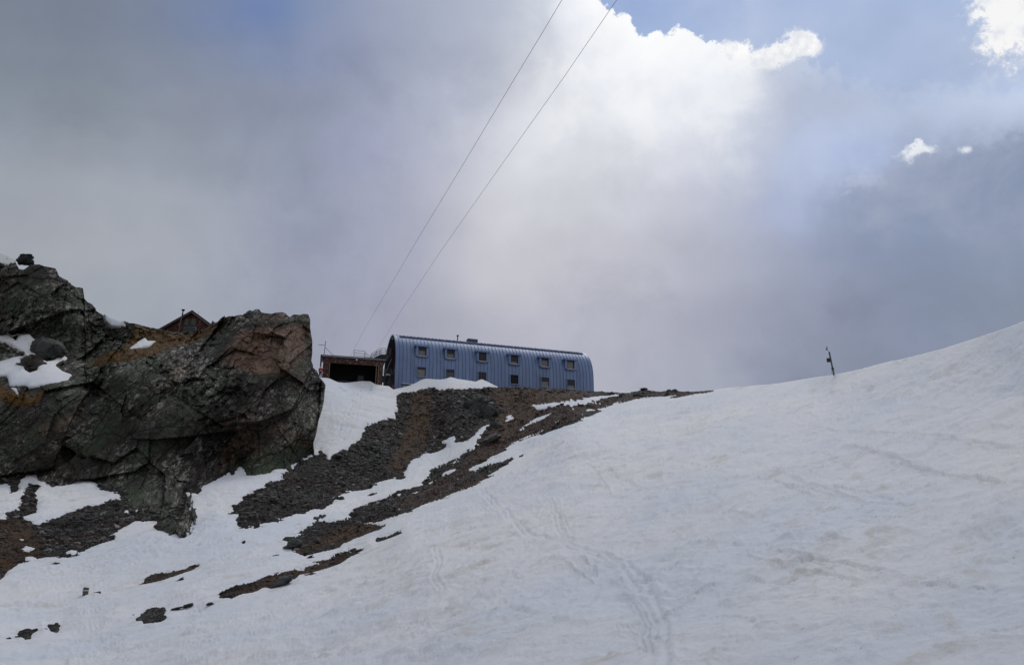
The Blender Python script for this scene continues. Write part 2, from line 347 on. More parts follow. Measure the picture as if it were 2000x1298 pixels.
M_cliff = rock_mat('cliff_rock', (.031,.027,.022), (.045,.056,.034), (.165,.100,.066), (.115,.060,.015), (.38,.34,.315), .9, .12)
M_ground = rock_mat('scree_ground', (.018,.014,.012), (.032,.032,.027), (.066,.033,.019), (.080,.046,.022), (.16,.15,.14), .5)

def snow_mat():
    m, t, b = mat('old_snow'); g = t.n.new('ShaderNodeNewGeometry').outputs['Position']
    s = t.rotscale(g, (0, 0, R_(-52)), (.42, 1, 1))
    c = t.mix(t.sstep(t.noise(s, .12, 5, .6, .3), .35, .65), (.685,.722,.775,1), (.775,.775,.775,1))
    c = t.mix(t.math('MULTIPLY', t.math('MULTIPLY', t.sstep(t.noise(t.vmath('ADD', s, (9., 2., 4.)), .9, 8, .72, .5), .50, .66), t.sstep(t.noise(g, .16, 4, .6), .40, .60)), .85), c, (.60,.585,.545,1))
    c = t.mix(t.math('MULTIPLY', t.sstep(t.noise(t.vmath('ADD', s, (90., 2., 4.)), .20, 5, .6), .58, .72), .20), c, (.70,.65,.63,1))
    spk = t.math('MULTIPLY', t.sstep(t.noise(g, 11, 3, .6), .70, .76), .6)
    sp = t.math('MULTIPLY', t.sstep(t.noise(t.vmath('MULTIPLY', s, (1., 1.8, 1.)), 6.0, 6, .74), .62, .70), t.sstep(t.noise(s, .35, 5, .65), .45, .60))
    c = t.mix(t.math('MAXIMUM', t.math('MULTIPLY', sp, .8), spk), c, (.33,.28,.22,1))
    c = t.mix(attr(t, 'dirt'), c, (.34,.30,.26,1))
    t.l.new(c, b.inputs['Base Color'])
    b.inputs['Roughness'].default_value = .75; b.inputs['Specular IOR Level'].default_value = .2
    bp = t.n.new('ShaderNodeBump'); bp.inputs['Strength'].default_value = .8; bp.inputs['Distance'].default_value = .2
    hh = t.math('ADD', t.noise(s, 1.3, 10, .74, .2), t.math('MULTIPLY', t.noise(t.rotscale(g, (0, 0, R_(-60)), (.6, 1, 1)), 4.5, 7, .75), .45))
    t.l.new(hh, bp.inputs['Height']); t.l.new(bp.outputs[0], b.inputs['Normal']); return m
M_snow = snow_mat()

# ------------------------------------------------------------------ photo-traced outlines (bare rock / snow)
SKY_G = [(-6000,745),(0,745),(600,745),(618,738),(625,739),(635,739),(645,741),(652,744.5),(662,748),(674,749),(686,748),(698,746.5),(708,745.6),(723,746),(734,752),(745,754),(760,756),(768,761.5),(785,758),(800,754),(808,751),(816,747),(823,743),(831,741),(846,742),(862,742.5),(870,741.5),(879,738),(886,739.5),(893,742),(910,744),(929,746.7),(935,744),(941,742),(951,746),(962,751),(974,755.5),(1000,756),(1050,757),(1100,758.5),(1159,763),(1176,763.5),(1200,764),(1225,765.5),(1240,764.5),(1256,760),(1268,762),(1290,765),(1311,761.5),(1333,764.5),(1360,763.5),(1392,761.7),(1450,757),(1520,751),(1580,741),(1630,734),(1680,724),(1740,709),(1800,695),(1850,682),(1900,665),(1950,648),(2000,631),(2300,530),(2800,470),(8000,450)]
ROCK = [
 [(776,772),(790,766.5),(812,766),(822,759.5),(834,757.5),(860,759),(900,758),(931,756.5),(975,755),(980,738),(1150,738),(1230,769.5),(1245,740),(1392,740),(1392,762.5),(1360,768),(1327,771),(1265,774),(1206,785),(1181,797),(1169,803.5),(1141,814),(1125,824),(1088,836),(1057,844),(1035,845),(1014,855),(998,864),(986,876),(967,889),(949,901),(924,913.6),(896,927.5),(902,927),(925,919),(949,911),(973,901),(1001,895),(992,904),(958,923),(936,938),(905,951),(868,969),(837,979),(812,992),(800,998),(768,1004),(738,1017),(702,1020),(720,1021),(749,1023),(741,1031),(700,1048),(669,1059),(638,1073),(594,1085),(577,1078),(561,1077),(572,1064),(572,1059),(541,1050),(572,1042),(594,1031),(611,1023),(613,1012),(630,1010),(655,1016),(677,1009),(705,990),(747,977),(788,962),(824,951),(827,934),(849,917),(899,895),(905,886),(930,873),(933,858),(946,839),(961,836),(955,828),(946,830),(933,839),(915,858),(890,864),(887,850),(865,861),(872,871),(846,883),(832,884),(802,898),(794,912),(788,931),(758,931),(727,947),(724,953),(697,960),(677,962),(658,973),(636,990),(608,996),(577,1002),(555,1010),(530,1017),(491,1024),(466,1028),(465,1014),(466,1002),(447,1001),(461,985),(491,963),(527,940),(568,916),(584,903),(600,898),(613,887),(624,878),(636,884),(641,896),(655,887),(677,876),(700,859),(716,837),(744,822),(769,815),(776,800),(774,788)],
 [(735,1052),(758,1045),(783,1034),(781,1040),(760,1049),(737,1056)],
 [(429,1164),(450,1152),(500,1136),(550,1122),(600,1106),(637,1091),(662,1081),(697,1071),(709,1073),(697,1079),(665,1098),(640,1107),(607,1118),(585,1120),(575,1128),(562,1130),(560,1137),(530,1147),(517,1144),(492,1154),(475,1155),(452,1164)],
 [(255,1144),(270,1135),(295,1125),(335,1115),(367,1110),(370,1104),(385,1100),(387,1104),(372,1112),(345,1120),(312,1132),(287,1138)],
 [(267,1209),(287,1195),(310,1190),(321,1191),(317,1197),(307,1202),(321,1205),(312,1210),(282,1214),(292,1206)],
 [(29,1242),(45,1232),(71,1229),(61,1236),(59,1245),(50,1246),(42,1241)],
 [(96,1222),(116,1220),(110,1231),(101,1229)],
 [(1014,893),(1021,888),(1020,890)],
 [(-3000,1500),(-900,1400),(-300,1200),(0,1131),(17,1113),(36,1099),(83,1088),(119,1085),(150,1082),(191,1063),(222,1052),(216,1043),(241,1030),(263,1016),(277,1017),(313,1016),(305,1029),(333,1039),(369,1027),(369,993),(377,978),(363,960),(388,966),(399,949),(424,935),(444,924),(469,906),(480,912),(483,926),(505,926),(541,911),(560,912),(580,898),(600,892),(608,880),(608,740),(608,500),(-3000,500)],
]
SNOWP = [
 [(-3000,1010),(-300,950),(0,946),(22,946),(17,964),(36,957),(39,941),(53,923),(73,924),(75,932),(94,939),(108,938),(111,927),(119,930),(133,938),(155,935),(172,930),(186,935),(191,952),(213,957),(240,960),(233,971),(211,977),(166,993),(111,1013),(80,1025),(53,1016),(44,1010),(66,999),(72,982),(64,968),(75,952),(61,942),(47,957),(44,980),(39,999),(28,999),(0,1009),(-300,1020),(-3000,1120)],
 [(36,1052),(49,1051),(47,1056),(42,1060)],[(43,1072),(53,1066),(63,1071),(53,1075),(44,1075)],[(52,1088),(64,1086),(73,1089),(60,1092)],[(130,1076),(141,1072),(150,1076),(140,1080)],[(262,990),(272,988),(270,999),(264,1003)],[(241,1000),(250,994),(252,1001),(243,1003)],
 [(1039,791),(1048,797),(1067,799),(1073,794),(1110,793),(1150,786),(1215,771),(1209,769),(1187,771),(1156,773),(1135,780),(1118,780),(1116,776),(1112,780),(1091,785),(1067,788)],
 [(1018,835),(1032,824),(1048,814),(1070,808),(1094,800),(1089,804),(1067,816),(1042,828)],
 [(1051,842),(1070,831),(1091,822),(1080,831),(1064,840),(1048,848)],
 [(1138,807),(1147,799),(1169,799),(1184,796),(1156,804)],
 [(988,812),(1004,806),(1000,811),(990,815)],
 [(1160,759),(1180,759),(1228,762),(1234,768),(1215,767),(1185,765),(1165,764)],
 [(868,921),(880,914),(884,917),(872,923)],[(838,943),(850,939),(848,944),(838,947)],
]
GRASS_G = [[(806,763),(850,768),(842,850),(812,895),(775,925),(756,915),(770,880),(790,840)],[(560,1085),(640,1030),(760,1010),(870,965),(960,915),(940,955),(800,1010),(690,1060)],[(950,756),(1160,764),(1130,780),(1060,800),(1000,850),(940,860),(975,800)],[(430,1165),(560,1110),(700,1070),(690,1085),(540,1150)],[(0,1010),(60,1015),(90,1100),(20,1120),(-200,1160),(-200,1040)],[(255,1145),(380,1095),(380,1120),(290,1145)]]
BROWN_G = [[(930,860),(1060,795),(1200,772),(1400,758),(1400,775),(1180,800),(1050,850),(980,890),(830,990),(760,990),(900,900)]]

# ------------------------------------------------------------------ ground surface: range as a smooth function of direction
rangeG = tps([
 (-700,1298,44),(0,1298,32),(400,1298,26),(800,1298,20),(1200,1298,16),(1600,1298,14),(2000,1298,13),(2700,1298,12),
 (-700,1800,9),(0,1800,7.5),(1000,1800,6.2),(2000,1800,5.5),(2700,1800,5.5),
 (-700,1160,62),(0,1160,52),(170,1160,49),(400,1160,42),(800,1160,31),(1200,1160,24),(1600,1160,20),(2000,1160,18),(2700,1160,15),
 (-300,1050,70),(0,1050,64),(400,1050,58),(600,1050,54),(800,1050,43),(1200,1050,33),(1600,1050,27),(2000,1050,23),
 (0,950,79),(200,950,77),(500,950,73),(700,950,77),(900,950,62),(1200,950,47),(1600,950,37),(2000,950,30),
 (640,880,88),(850,880,94),(950,880,78),(1200,880,60),(1600,880,48),(2000,880,37),
 (700,820,101),(850,820,107),(1000,820,100),(1120,820,80),(1400,820,69),(1600,820,60),(2000,820,42),
 (690,775,112),(800,775,117),(1000,775,118),(1150,775,112),(1230,775,100),(1390,775,88),(1600,775,74),(2000,775,46),
 (640,740,116),(760,757,119),(880,742,121),(1000,756,121.5),(1159,763,124),(1256,760,108),(1392,762,93),(1630,734,79),(1800,695,66),(2000,631,54),(2700,500,40),
 (400,745,115),(0,745,112),(-700,745,110)])
us = np.concatenate([-np.geomspace(6500, 760, 14), np.linspace(-700, -70, 40), np.arange(-60, 2060, 2.3), np.linspace(2065, 2700, 40), np.geomspace(2800, 8000, 14)])
sv = np.interp(us, [p[0] for p in SKY_G], [p[1] for p in SKY_G])
NT_ = 300
tt = np.linspace(0, 1, NT_)
UU = np.repeat(us[None], NT_, 0); VV = sv[None]*(1-tt[:, None])+1302*tt[:, None]
vn = np.arange(1306, 1801, 15.0); UU = np.vstack([UU, np.repeat(us[None], len(vn), 0)]); VV = np.vstack([VV, np.repeat(vn[:, None], len(us), 1)])
uc = np.clip(UU, -700, 2700)
RG = rangeG(uc, VV)
BASE = at(UU, VV, RG)                                  # rows: 0 = skyline ... last = near the camera
uf, vf = UU.ravel(), VV.ravel()
sdr = np.full(uf.shape, -1e9)
for p in ROCK: sdr = np.maximum(sdr, polysd(uf, vf, p))
for p in SNOWP: sdr = np.minimum(sdr, -polysd(uf, vf, p))
gr = np.full(uf.shape, -1e9)
for p in GRASS_G: gr = np.maximum(gr, polysd(uf, vf, p))
bw = np.full(uf.shape, -1e9)
for p in BROWN_G: bw = np.maximum(bw, polysd(uf, vf, p))
Pf = BASE.reshape(-1, 3); Rf = RG.ravel(); mpp = Rf/F
def rotc(P, az, tl, s):          # anisotropic coordinates along the dipping beds
    m = np.array(Euler((0, R_(tl), R_(az))).to_matrix())
    return (P@m)*np.array(s)
Q = rotc(Pf, -10, -25, (.55, .9, 1.3)); Qe = rotc(Pf, 0, -16, (.33, .45, 1.5))
rag = fbm(Q, 2.4, 4, .6, 5)*8+fbm(Qe, .8, 5, .72, 9)*15.0
near = np.clip((vf-1085)/40, 0, 1)
sdr2 = sdr+.6+1.0*near+rag*np.clip(.8-.5*near, .2, 1)*np.clip((np.abs(sdr)+8)/14, .55, 1)*np.clip(75/Rf, .6, 1)*np.clip((vf-750)/30, .15, 1)
sdr2 = np.where(sdr < -16, np.minimum(sdr2, -4), sdr2)   # no stray holes far from the outlines
snow_m = -sdr2*mpp
deep = np.clip(snow_m/0.6, 0, 1)
rough = facet(Q, 3.2, 11, .8, .3)*.22+facet(Q, 1.1, 21, .9, .45)*.15+facet(Q, .45, 31, 1., .6)*.10+fbm(Pf, 6, 3, .5, 3)*.15
rs = np.clip(Rf/70, .25, 1.15)
skyd = np.clip((vf-np.interp(uf, [p[0] for p in SKY_G], [p[1] for p in SKY_G]))/16, .22, 1)
rockz = rough*rs*skyd*(1-.85*deep)-.9*deep+0.0
snowh = np.clip(snow_m*1.1, -1.1, .0)+.16*(1-np.exp(-np.clip(snow_m, 0, 9)/.6))*np.clip(Rf/80, .5, 1)
# relief of the snow slope
S2 = rotc(Pf, 35, 0, (.4, 1, 1))
S3_ = S2+np.stack([fbm(Pf, 3, 3, .5, 51), fbm(Pf, 3, 3, .5, 52), 0*uf], -1)*1.2
rel = fbm(S3_, 6, 3, .5, 41)*.26+fbm(S3_, 2.0, 5, .62, 43)*.25-np.abs(fbm(S3_, 1.1, 4, .6, 47))*.16+fbm(Pf, .5, 4, .7, 49)*.055+np.clip(fbm(Pf, .9, 4, .65, 53)-.12, 0, 1)*.22
onsl = np.clip((snow_m-.1)/1.0, 0, 1)*np.clip(Rf/22, .3, 1.0)
snowh = snowh+rel*onsl*np.clip((vf-np.interp(uf, [p[0] for p in SKY_G], [p[1] for p in SKY_G])+6)/45, .2, 1)
# ski tracks and footprints, pressed into the snow
TR = [([(940,955),(964,988),(1020,1027),(1060,1055),(1115,1069),(1171,1083),(1219,1107),(1251,1143),(1271,1183),(1287,1223),(1294,1263),(1292,1300)],.62,.075),
 ([(1072,972),(1088,1007),(1092,1035),(1115,1060)],.5,.09),([(1084,972),(1100,1010),(1108,1040)],.3,.06),([(1151,908),(1171,936),(1195,964)],.4,.08),([(1175,908),(1203,930),(1251,952),(1299,956),(1325,948)],.4,.09),
 ([(1112,1100),(1118,1115),(1135,1131),(1155,1143)],.25,.10),([(1143,1090),(1152,1110),(1163,1131)],.2,.09),([(1243,1175),(1248,1200),(1255,1225),(1271,1262)],.3,.10),
 ([(1440,832),(1572,834),(1692,847),(1844,857),(2010,880)],.45,.12),([(1620,842),(1700,852),(1844,864),(2010,890)],.25,.07),([(1666,874),(1724,897),(1781,918),(1844,932),(1920,938),(2010,944)],.5,.14),([(1700,880),(1760,904),(1800,920)],.25,.08),
 ([(1250,820),(1350,832),(1440,834)],.4,.06),([(1530,936),(1609,957),(1692,979),(1760,985),(1820,985)],.45,.11),([(1536,1077),(1609,1093),(1660,1102),(1713,1104)],.45,.16),([(1440,1090),(1536,1102),(1620,1120),(1650,1122)],.3,.10),
 ([(1205,893),(1250,897),(1340,905),(1400,915)],.3,.06),([(1420,1000),(1440,1005),(1465,1015),(1490,1000)],.5,.12),([(850,1070),(858,1100),(850,1130),(862,1160)],.4,.07),([(690,758),(688,790),(675,820),(655,850)],.35,.16),([(705,760),(700,800),(690,830),(668,862)],.3,.12),([(700,1200),(760,1170),(800,1150)],.4,.05)]
_r = random.Random(12)
for _k in range(16):        # faint crossing tracks
    _u, _v = _r.uniform(1050, 1950), _r.uniform(860, 1260); _a = _r.uniform(-.15, .35); _l = _r.uniform(60, 190); _c = _r.uniform(-.25, .25)
    TR.append(([(_u+_l*t_*math.cos(_a+_c*t_), _v+_l*t_*math.sin(_a+_c*t_)) for t_ in (0, .25, .5, .75, 1)], _r.uniform(.16, .3), _r.uniform(.06, .10)))
tr = np.zeros(len(Pf))
for line, wd, dp in TR:
    L = np.array(line, float); lp = at(L[:, 0], L[:, 1], rangeG(L[:, 0], L[:, 1]))
    lo, hi = lp.min(0)-2, lp.max(0)+2
    idx = np.where((Pf[:, 0] > lo[0]) & (Pf[:, 0] < hi[0]) & (Pf[:, 1] > lo[1]) & (Pf[:, 1] < hi[1]))[0]
    if not len(idx): continue
    X = Pf[idx]+np.stack([fbm(Pf[idx], 2.5, 3, .5, 61), fbm(Pf[idx], 2.5, 3, .5, 67), 0*idx], -1)*.25
    d = np.full(len(idx), 9e9)
    for a, b in zip(lp[:-1], lp[1:]):
        e = b-a; t = np.clip(((X-a)@e)/(e@e), 0, 1); d = np.minimum(d, np.linalg.norm((X-a-t[:, None]*e)[:, :2], axis=1))
    wd *= .5; dp *= .75
    g_ = np.exp(-((d-wd*.42)/(wd*.26))**2); rim = np.exp(-((d-wd*1.0)/(wd*.3))**2)*(1+1.2*fbm(Pf[idx], .35, 3, .6, 73))
    tr[idx] += -dp*g_*(1+.5*fbm(Pf[idx], .5, 2, .5, 71))+dp*.4*rim
snowh = snowh+tr*onsl
dirt = np.clip(polysd(uf, vf, [(655,752),(735,752),(730,775),(690,785),(665,775)])/8, 0, 1)*np.clip(fbm(Pf, .6, 4, .6, 81)*2.2-.35, 0, 1)
edge_d = np.clip(1-np.abs(snow_m)/.5, 0, 1)*np.clip(fbm(Pf, .35, 3, .6, 83)*2-.1, 0, 1)*.5
dirt = np.maximum(dirt, edge_d)
up = np.array([0, 0, 1.])
G3 = (Pf+up*rockz[:, None]).reshape(BASE.shape); S3 = (Pf+up*snowh[:, None]).reshape(BASE.shape)
def extend(P):
    d0 = P[0].copy(); h = d0[:, :2]/np.linalg.norm(d0[:, :2], axis=1)[:, None]; back = []
    for s, dz in [(220, -190), (120, -90), (75, -42), (50, -14), (32, -3.0), (20, -1.1), (12, -.6), (6, -.35), (3, -.2), (1, -.05)]:
        q = d0.copy(); q[:, :2] += h*s; q[:, 2] += dz; back.append(q)
    last = P[-1]; fr = []
    for k in (.7, .45, .2, .02):
        q = last.copy(); q[:, :2] *= k; q[:, 2] = last[:, 2]*k+(-1.75)*(1-k); fr.append(q)
    return np.concatenate([np.array(back), P, np.array(fr)], 0)
def extA(a): a = a.reshape(BASE.shape[:2]); return np.concatenate([np.repeat(a[:1], 10, 0), a, np.repeat(a[-1:], 4, 0)], 0)
gA = np.clip(gr/14+.3, 0, 1); bA = np.clip(bw/14+.2, 0, 1)*.85
ground = grid_mesh('ground', extend(G3), M_ground, False, None, {'grass': extA(gA), 'brown': extA(bA)}); ground['kind'] = 'structure'
keep = extA(snow_m) > -1.0
snow = grid_mesh('snow', extend(S3), M_snow, True, keep, {'dirt': extA(dirt)}); snow['kind'] = 'structure'

# ------------------------------------------------------------------ cliff (big outcrop on the left)
FOOT = [(-300,1200),(-60,1010),(0,940),(60,932),(150,938),(215,948),(245,965),(262,990),(300,1014),(335,1037),(368,1026),(371,985),(366,962),(392,956),(420,935),(444,924),(470,908),(484,926),(520,920),(560,912),(590,898),(610,884)]
cp_ = []
for a, b in FOOT:
    g_ = float(rangeG(np.array(float(a)), np.array(float(b)))); cp_ += [(a, b, g_*.997)]
for a, b in [(-300,1300),(0,1000),(150,1000),(300,1075),(440,990),(560,970)]:
    g_ = float(rangeG(np.array(float(a)), np.array(float(b)))); cp_ += [(a, b, g_*1.07)]
rangeC = tps(cp_+[
 (-500,700,96),(-500,480,110),
 (0,850,84),(0,760,89),(0,735,91),(0,690,97.5),(0,650,101.5),(0,600,102.5),(0,520,105),
 (150,870,81.5),(140,790,84.5),(130,748,88),(120,715,93.5),(125,695,98),(120,640,99),(140,565,101),(158,620,99),
 (178,760,92.5),(190,700,98.5),(205,745,94),(172,650,103.5),(170,600,105.5),(210,640,104),
 (250,880,80),(250,800,83),(235,735,87),(250,690,95),(300,660,99),(250,636,103),
 (335,960,71),(340,880,76.5),(340,780,81.5),(340,710,87.5),(370,672,95),(400,645,98),
 (430,850,79.5),(430,760,82.5),(430,690,87.5),(450,618,92),
 (520,850,79.5),(520,760,81.5),(520,680,85),(520,606,89),(560,720,82.5),
 (600,800,84),(590,700,85.5),(603,625,89),(634,752,91),(615,860,84)])
TOP = [(-500,455),(-250,478),(0,499),(15,505),(29,511),(33,519),(37,527),(46,528),(52,524),(60,518),(76,518),(88,522),(108,526),(112,534),(115,541),(125,546),(135,550),(141,556),(148,561),(155,561),(161,562),(163,572),(164,585),(172,592),(180,593),(184,600),(195,607),(203,612),(214,618),(234,626),(248,629.5),(252,632),(262,633),(280,638),(300,641),(330,647),(350,650),(380,648),(405,640),(412,633),(415,627),(420,632),(425,630),(432,622),(440,618),(448,616),(455,617),(465,614),(475,613),(482,605),(488,602),(494,604),(500,600),(507,601),(510,607),(518,609),(530,611),(540,609),(552,609),(560,613),(566,618),(573,612),(585,613),(592,610.5),(601,611)]
RIGHT = [(603,613),(606,627),(605.5,640),(608,655),(610,668),(610,690),(608,705),(612,716),(619,722),(624,735),(631,744),(636,752),(634,765),(633,780),(629,800),(622,822),(619,840),(616,852),(612,865),(614,885),(612,910)]
BOT = [(-500,1350),(0,1120),(150,1090),(340,1085),(400,1040),(480,985),(560,950),(612,910)]
uts = np.concatenate([np.linspace(-500, -60, 60), np.arange(-58, 601, 1.7), [602., 603.]])
tx = np.array([p[0] for p in TOP]+[603]); ty = np.array([p[1] for p in TOP]+[613])
top = np.stack([uts, np.interp(uts, tx, ty)], -1)
NV = 280; s = np.linspace(0, 1, NV)
Ra = np.array(RIGHT, float); rl = np.r_[0, np.cumsum(np.hypot(*np.diff(Ra, axis=0).T))]; rl /= rl[-1]
right = np.stack([np.interp(s, rl, Ra[:, 0]), np.interp(s, rl, Ra[:, 1])], -1)
a_ = (uts-uts[0])/(uts[-1]-uts[0]); bu = -500+a_*1112
bot = np.stack([bu, np.interp(bu, [p[0] for p in BOT], [p[1] for p in BOT])], -1)
left = np.stack([np.full(NV, -500.), top[0, 1]+(bot[0, 1]-top[0, 1])*s], -1)
aa = a_[None, :, None]; ss = s[:, None, None]
UVc = (1-ss)*top[None]+ss*bot[None]+(1-aa)*left[:, None]+aa*right[:, None]-((1-ss)*(1-aa)*top[0]+(1-ss)*aa*top[-1]+ss*(1-aa)*bot[0]+ss*aa*bot[-1])
cu, cv = UVc[..., 0].ravel(), UVc[..., 1].ravel()
RC = rangeC(cu, cv)
CB = at(cu, cv, RC)
dt = cv-np.interp(cu, tx, ty); dr = np.interp(cv, Ra[:, 1], Ra[:, 0])-cu
foot_d = np.interp(cu, [p[0] for p in FOOT], [p[1] for p in FOOT])-cv
ed = np.clip(np.minimum(dt, dr)/22, 0, 1); edf = np.clip(np.minimum(dt, dr)/5, .35, 1)
# joint planes of the cliff run roughly square to its face
jw = np.array([-math.sin(R_(24))*math.cos(R_(13)), math.cos(R_(24))*math.cos(R_(13)), math.sin(R_(13))]); jx = np.array([math.cos(R_(24)), math.sin(R_(24)), 0.]); jz = np.cross(jx, jw)
def rotw(P, ang, sc_): c_, s_ = math.cos(R_(ang)), math.sin(R_(ang)); return np.stack([P@(jx*c_+jz*s_)*sc_[0], P@jw*sc_[1], P@(jz*c_-jx*s_)*sc_[2]], -1)
Q = rotw(CB, 42, (.62, .06, 1.15)); Q2 = rotw(CB, -28, (.9, .1, 1.05))
Q = Q+np.stack([fbm(CB, 5, 3, .5, 301), fbm(CB, 5, 3, .5, 302), fbm(CB, 5, 3, .5, 303)], -1)*.12
SNC = [
 [(-300,652),(0,649),(15,654),(31,667),(37,656),(57,654),(64,662),(80,670),(68,677),(64,685),(74,699),(91,707),(106,704),(116,694),(108,685),(115,682),(121,694),(136,703),(116,709),(107,715),(121,726),(140,733),(136,747),(99,751),(59,758),(49,752),(37,754),(20,755),(15,734),(0,735),(-300,740),(-300,705),(0,706),(25,699),(47,696),(49,689),(15,670),(-20,660)],
 [(248,683),(266,670),(283,661),(288,667),(303,667),(291,677),(259,683)],
 [(204,614),(214,618),(234,626),(249,629),(246,638),(217,637),(207,627)],
 [(34,521),(37,529),(52,525),(37,531),(34,530)],[(-300,460),(0,490),(31,508),(32,519),(15,518),(0,518),(-300,515)],[(21,758),(30,759),(37,768),(35,776),(28,768)],[(158,656),(162,656),(162,671),(158,672)]]
SNH = [[(37,703),(49,694),(74,709),(74,724),(57,729),(47,723),(46,712)]]
sc = np.full(cu.shape, -1e9)
for p in SNC: sc = np.maximum(sc, polysd(cu, cv, p))
for p in SNH: sc = np.minimum(sc, -polysd(cu, cv, p))
grc = polysd(cu, cv, [(165,716),(200,690),(235,682),(250,664),(262,640),(300,643),(330,649),(350,652),(382,651),(406,642),(425,646),(380,668),(330,682),(290,697),(240,708),(200,716)])
grc = np.maximum(grc, polysd(cu, cv, [(0,745),(20,758),(60,765),(100,755),(80,790),(40,800),(0,790),(-200,800),(-200,745)])-4)
brc = polysd(cu, cv, [(425,700),(470,640),(600,630),(606,690),(560,740),(500,735),(455,720)])
scm = sc*RC/F
grn = np.full(cu.shape, -1e9)
for p in ([(0,560),(60,540),(160,565),(160,690),(110,690),(60,655),(0,640)],[(130,850),(180,790),(250,760),(240,830),(180,890),(130,880)],[(360,770),(440,720),(450,760),(380,820)],[(560,760),(620,760),(600,850),(560,860)],[(230,900),(330,830),(320,880),(250,940)]): grn = np.maximum(grn, polysd(cu, cv, p))
smooth_f = 1-.8*np.clip(scm/.5+.3, 0, 1)-.25*np.clip(grc/20, 0, 1); smooth_f = np.clip(smooth_f, .1, 1)
big = facet(Q, 11, 101, 1., .3)*2.3+facet(Q2, 6, 111, 1., .35)*1.3
flk = np.clip(fbm(CB, 7, 3, .5, 311)*2.2+.75, .25, 1.15)
Q3 = rotw(CB, 66, (.8, .14, 1.15))      # flaky zones against smooth slabs
sml = facet(Q, 3.4, 121, 1.1, .5, .08)*.75+(facet(Q3, 1.7, 131, 1.1, .6)*.46+facet(Q2, .75, 141, 1.2, .8)*.30+facet(Q2, .35, 151, 1., .7)*.10+facet(Q3, .45, 165, 1.2, .9)*.13+fbm(CB, .9, 4, .65, 161)*.16)*flk
disp = (big*np.clip((foot_d+10)/60, .15, 1)+sml*1.2+fbm(CB, 3, 4, .6, 7)*.35*edf)*smooth_f
face = -CB/np.linalg.norm(CB, axis=1)[:, None]+np.array([0, 0, .10])
face /= np.linalg.norm(face, axis=1)[:, None]
CR = (CB+face*disp[:, None]).reshape(NV, len(uts), 3)
CSn = (CB+up*(np.clip(scm*.9, -1.1, 0)+.22*(1-np.exp(-np.clip(scm, 0, 9)/.3))+fbm(CB, 1.2, 3, .5, 71)*.05+.1)[:, None]+face*np.where(scm < 0, (disp-1.1)*np.clip(-scm/.25, 0, 1)+big*.1*np.clip(1+scm/.25, 0, 1), big*.1)[:, None]).reshape(NV, len(uts), 3)
def extC(P):
    h = P[0, :, :2]/np.linalg.norm(P[0, :, :2], axis=1)[:, None]; rows = []
    for s_, dz in [(45, -30), (34, -14), (26, -2.5), (18, -1.2), (10, -.8), (5, -.6), (2, -.3), (.7, -.08)]:
        q = P[0].copy(); q[:, :2] += h*s_; q[:, 2] += dz; rows.append(q)
    A = np.concatenate([np.array(rows), P], 0); cols = []
    e = A[:, -1]; h = e[:, :2]/np.linalg.norm(e[:, :2], axis=1)[:, None]; l = np.stack([-h[:, 1], h[:, 0]], -1)
    for s_ in (.5, 1.5, 3.5, 7, 12, 18):
        q = e.copy(); q[:, :2] += h*s_+l*s_*.35; cols.append(q)
    return np.concatenate([A, np.array(cols).transpose(1, 0, 2)], 1)
def exA(a): return np.pad(a.reshape(NV, len(uts)), ((8, 0), (0, 6)), mode='edge')
cliff = grid_mesh('cliff', extC(CR), M_cliff, False, None, {'grass': exA(np.clip(grc/8+.4, 0, 1)), 'brown': exA(np.clip(brc/14+.2, 0, 1)*1.0), 'green': exA(np.clip(grn/14+.2, 0, 1)*.85)}); cliff['kind'] = 'structure'
kk = (sc.reshape(NV, -1) > -16)
cs = grid_mesh('snow', CSn, M_snow, True, kk, {'dirt': np.zeros(CSn.shape[:2])}); cs['kind'] = 'structure'

# ------------------------------------------------------------------ loose stones
rng = random.Random(4)
def slab(mb, c, r, flat, q, a, n=None):
    n = n or rng.choice((5, 6, 7)); ph = rng.random()*6; pts = []
    for k in range(n):
        t = ph+2*math.pi*k/n+rng.uniform(-.3, .3); rr = r*rng.uniform(.65, 1.15); pts.append((math.cos(t)*rr*1.35, math.sin(t)*rr*.8))
    h = r*flat; top_s = rng.uniform(.6, .9); sh = rng.uniform(-.3, .3)*r
    vs = [q@Vector((x, y, -h))+c for x, y in pts]+[q@Vector((x*top_s+sh, y*top_s, h*rng.uniform(.7, 1.3)))+c for x, y in pts]
    mb.add(vs, [tuple(range(n))[::-1], tuple(range(n, 2*n))]+[(i, (i+1) % n, n+(i+1) % n, n+i) for i in range(n)], a)
def stone_mat(name, base=None):
    m, t, b = mat(name); g = t.n.new('ShaderNodeNewGeometry').outputs['Position']
    c = t.ramp(attr(t, 'shade'), [(0,(.014,.012,.011)),(.3,(.028,.027,.024)),(.5,(.055,.030,.019)),(.72,(.062,.062,.056)),(.92,(.12,.118,.11)),(1,(.28,.265,.25))]) if base is None else base
    k = t.math('MULTIPLY_ADD', t.noise(g, 4.0, 6, .7), 1.1, .45)
    t.l.new(t.vmath('MULTIPLY', c, t.comb(k, k, k)), b.inputs['Base Color']); b.inputs['Roughness'].default_value = .8
    bp = t.n.new('ShaderNodeBump'); bp.inputs['Strength'].default_value = .9; bp.inputs['Distance'].default_value = .15
    t.l.new(t.noise(g, 3.5, 8, .75), bp.inputs['Height']); t.l.new(bp.outputs[0], b.inputs['Normal']); return m
M_stone = stone_mat('scree_stone')
sd2 = sdr2.reshape(BASE.shape[:2]); inf = (UU > -40) & (sd2 > -1) & ~((VV > 1180) & (UU < 600) & (sd2 < 5)) & (UU < 2040) & (VV < 1260) & ((UU > 615) | (VV > 930))
cand = np.argwhere((sd2 > 2.0) & inf); stones = MB()
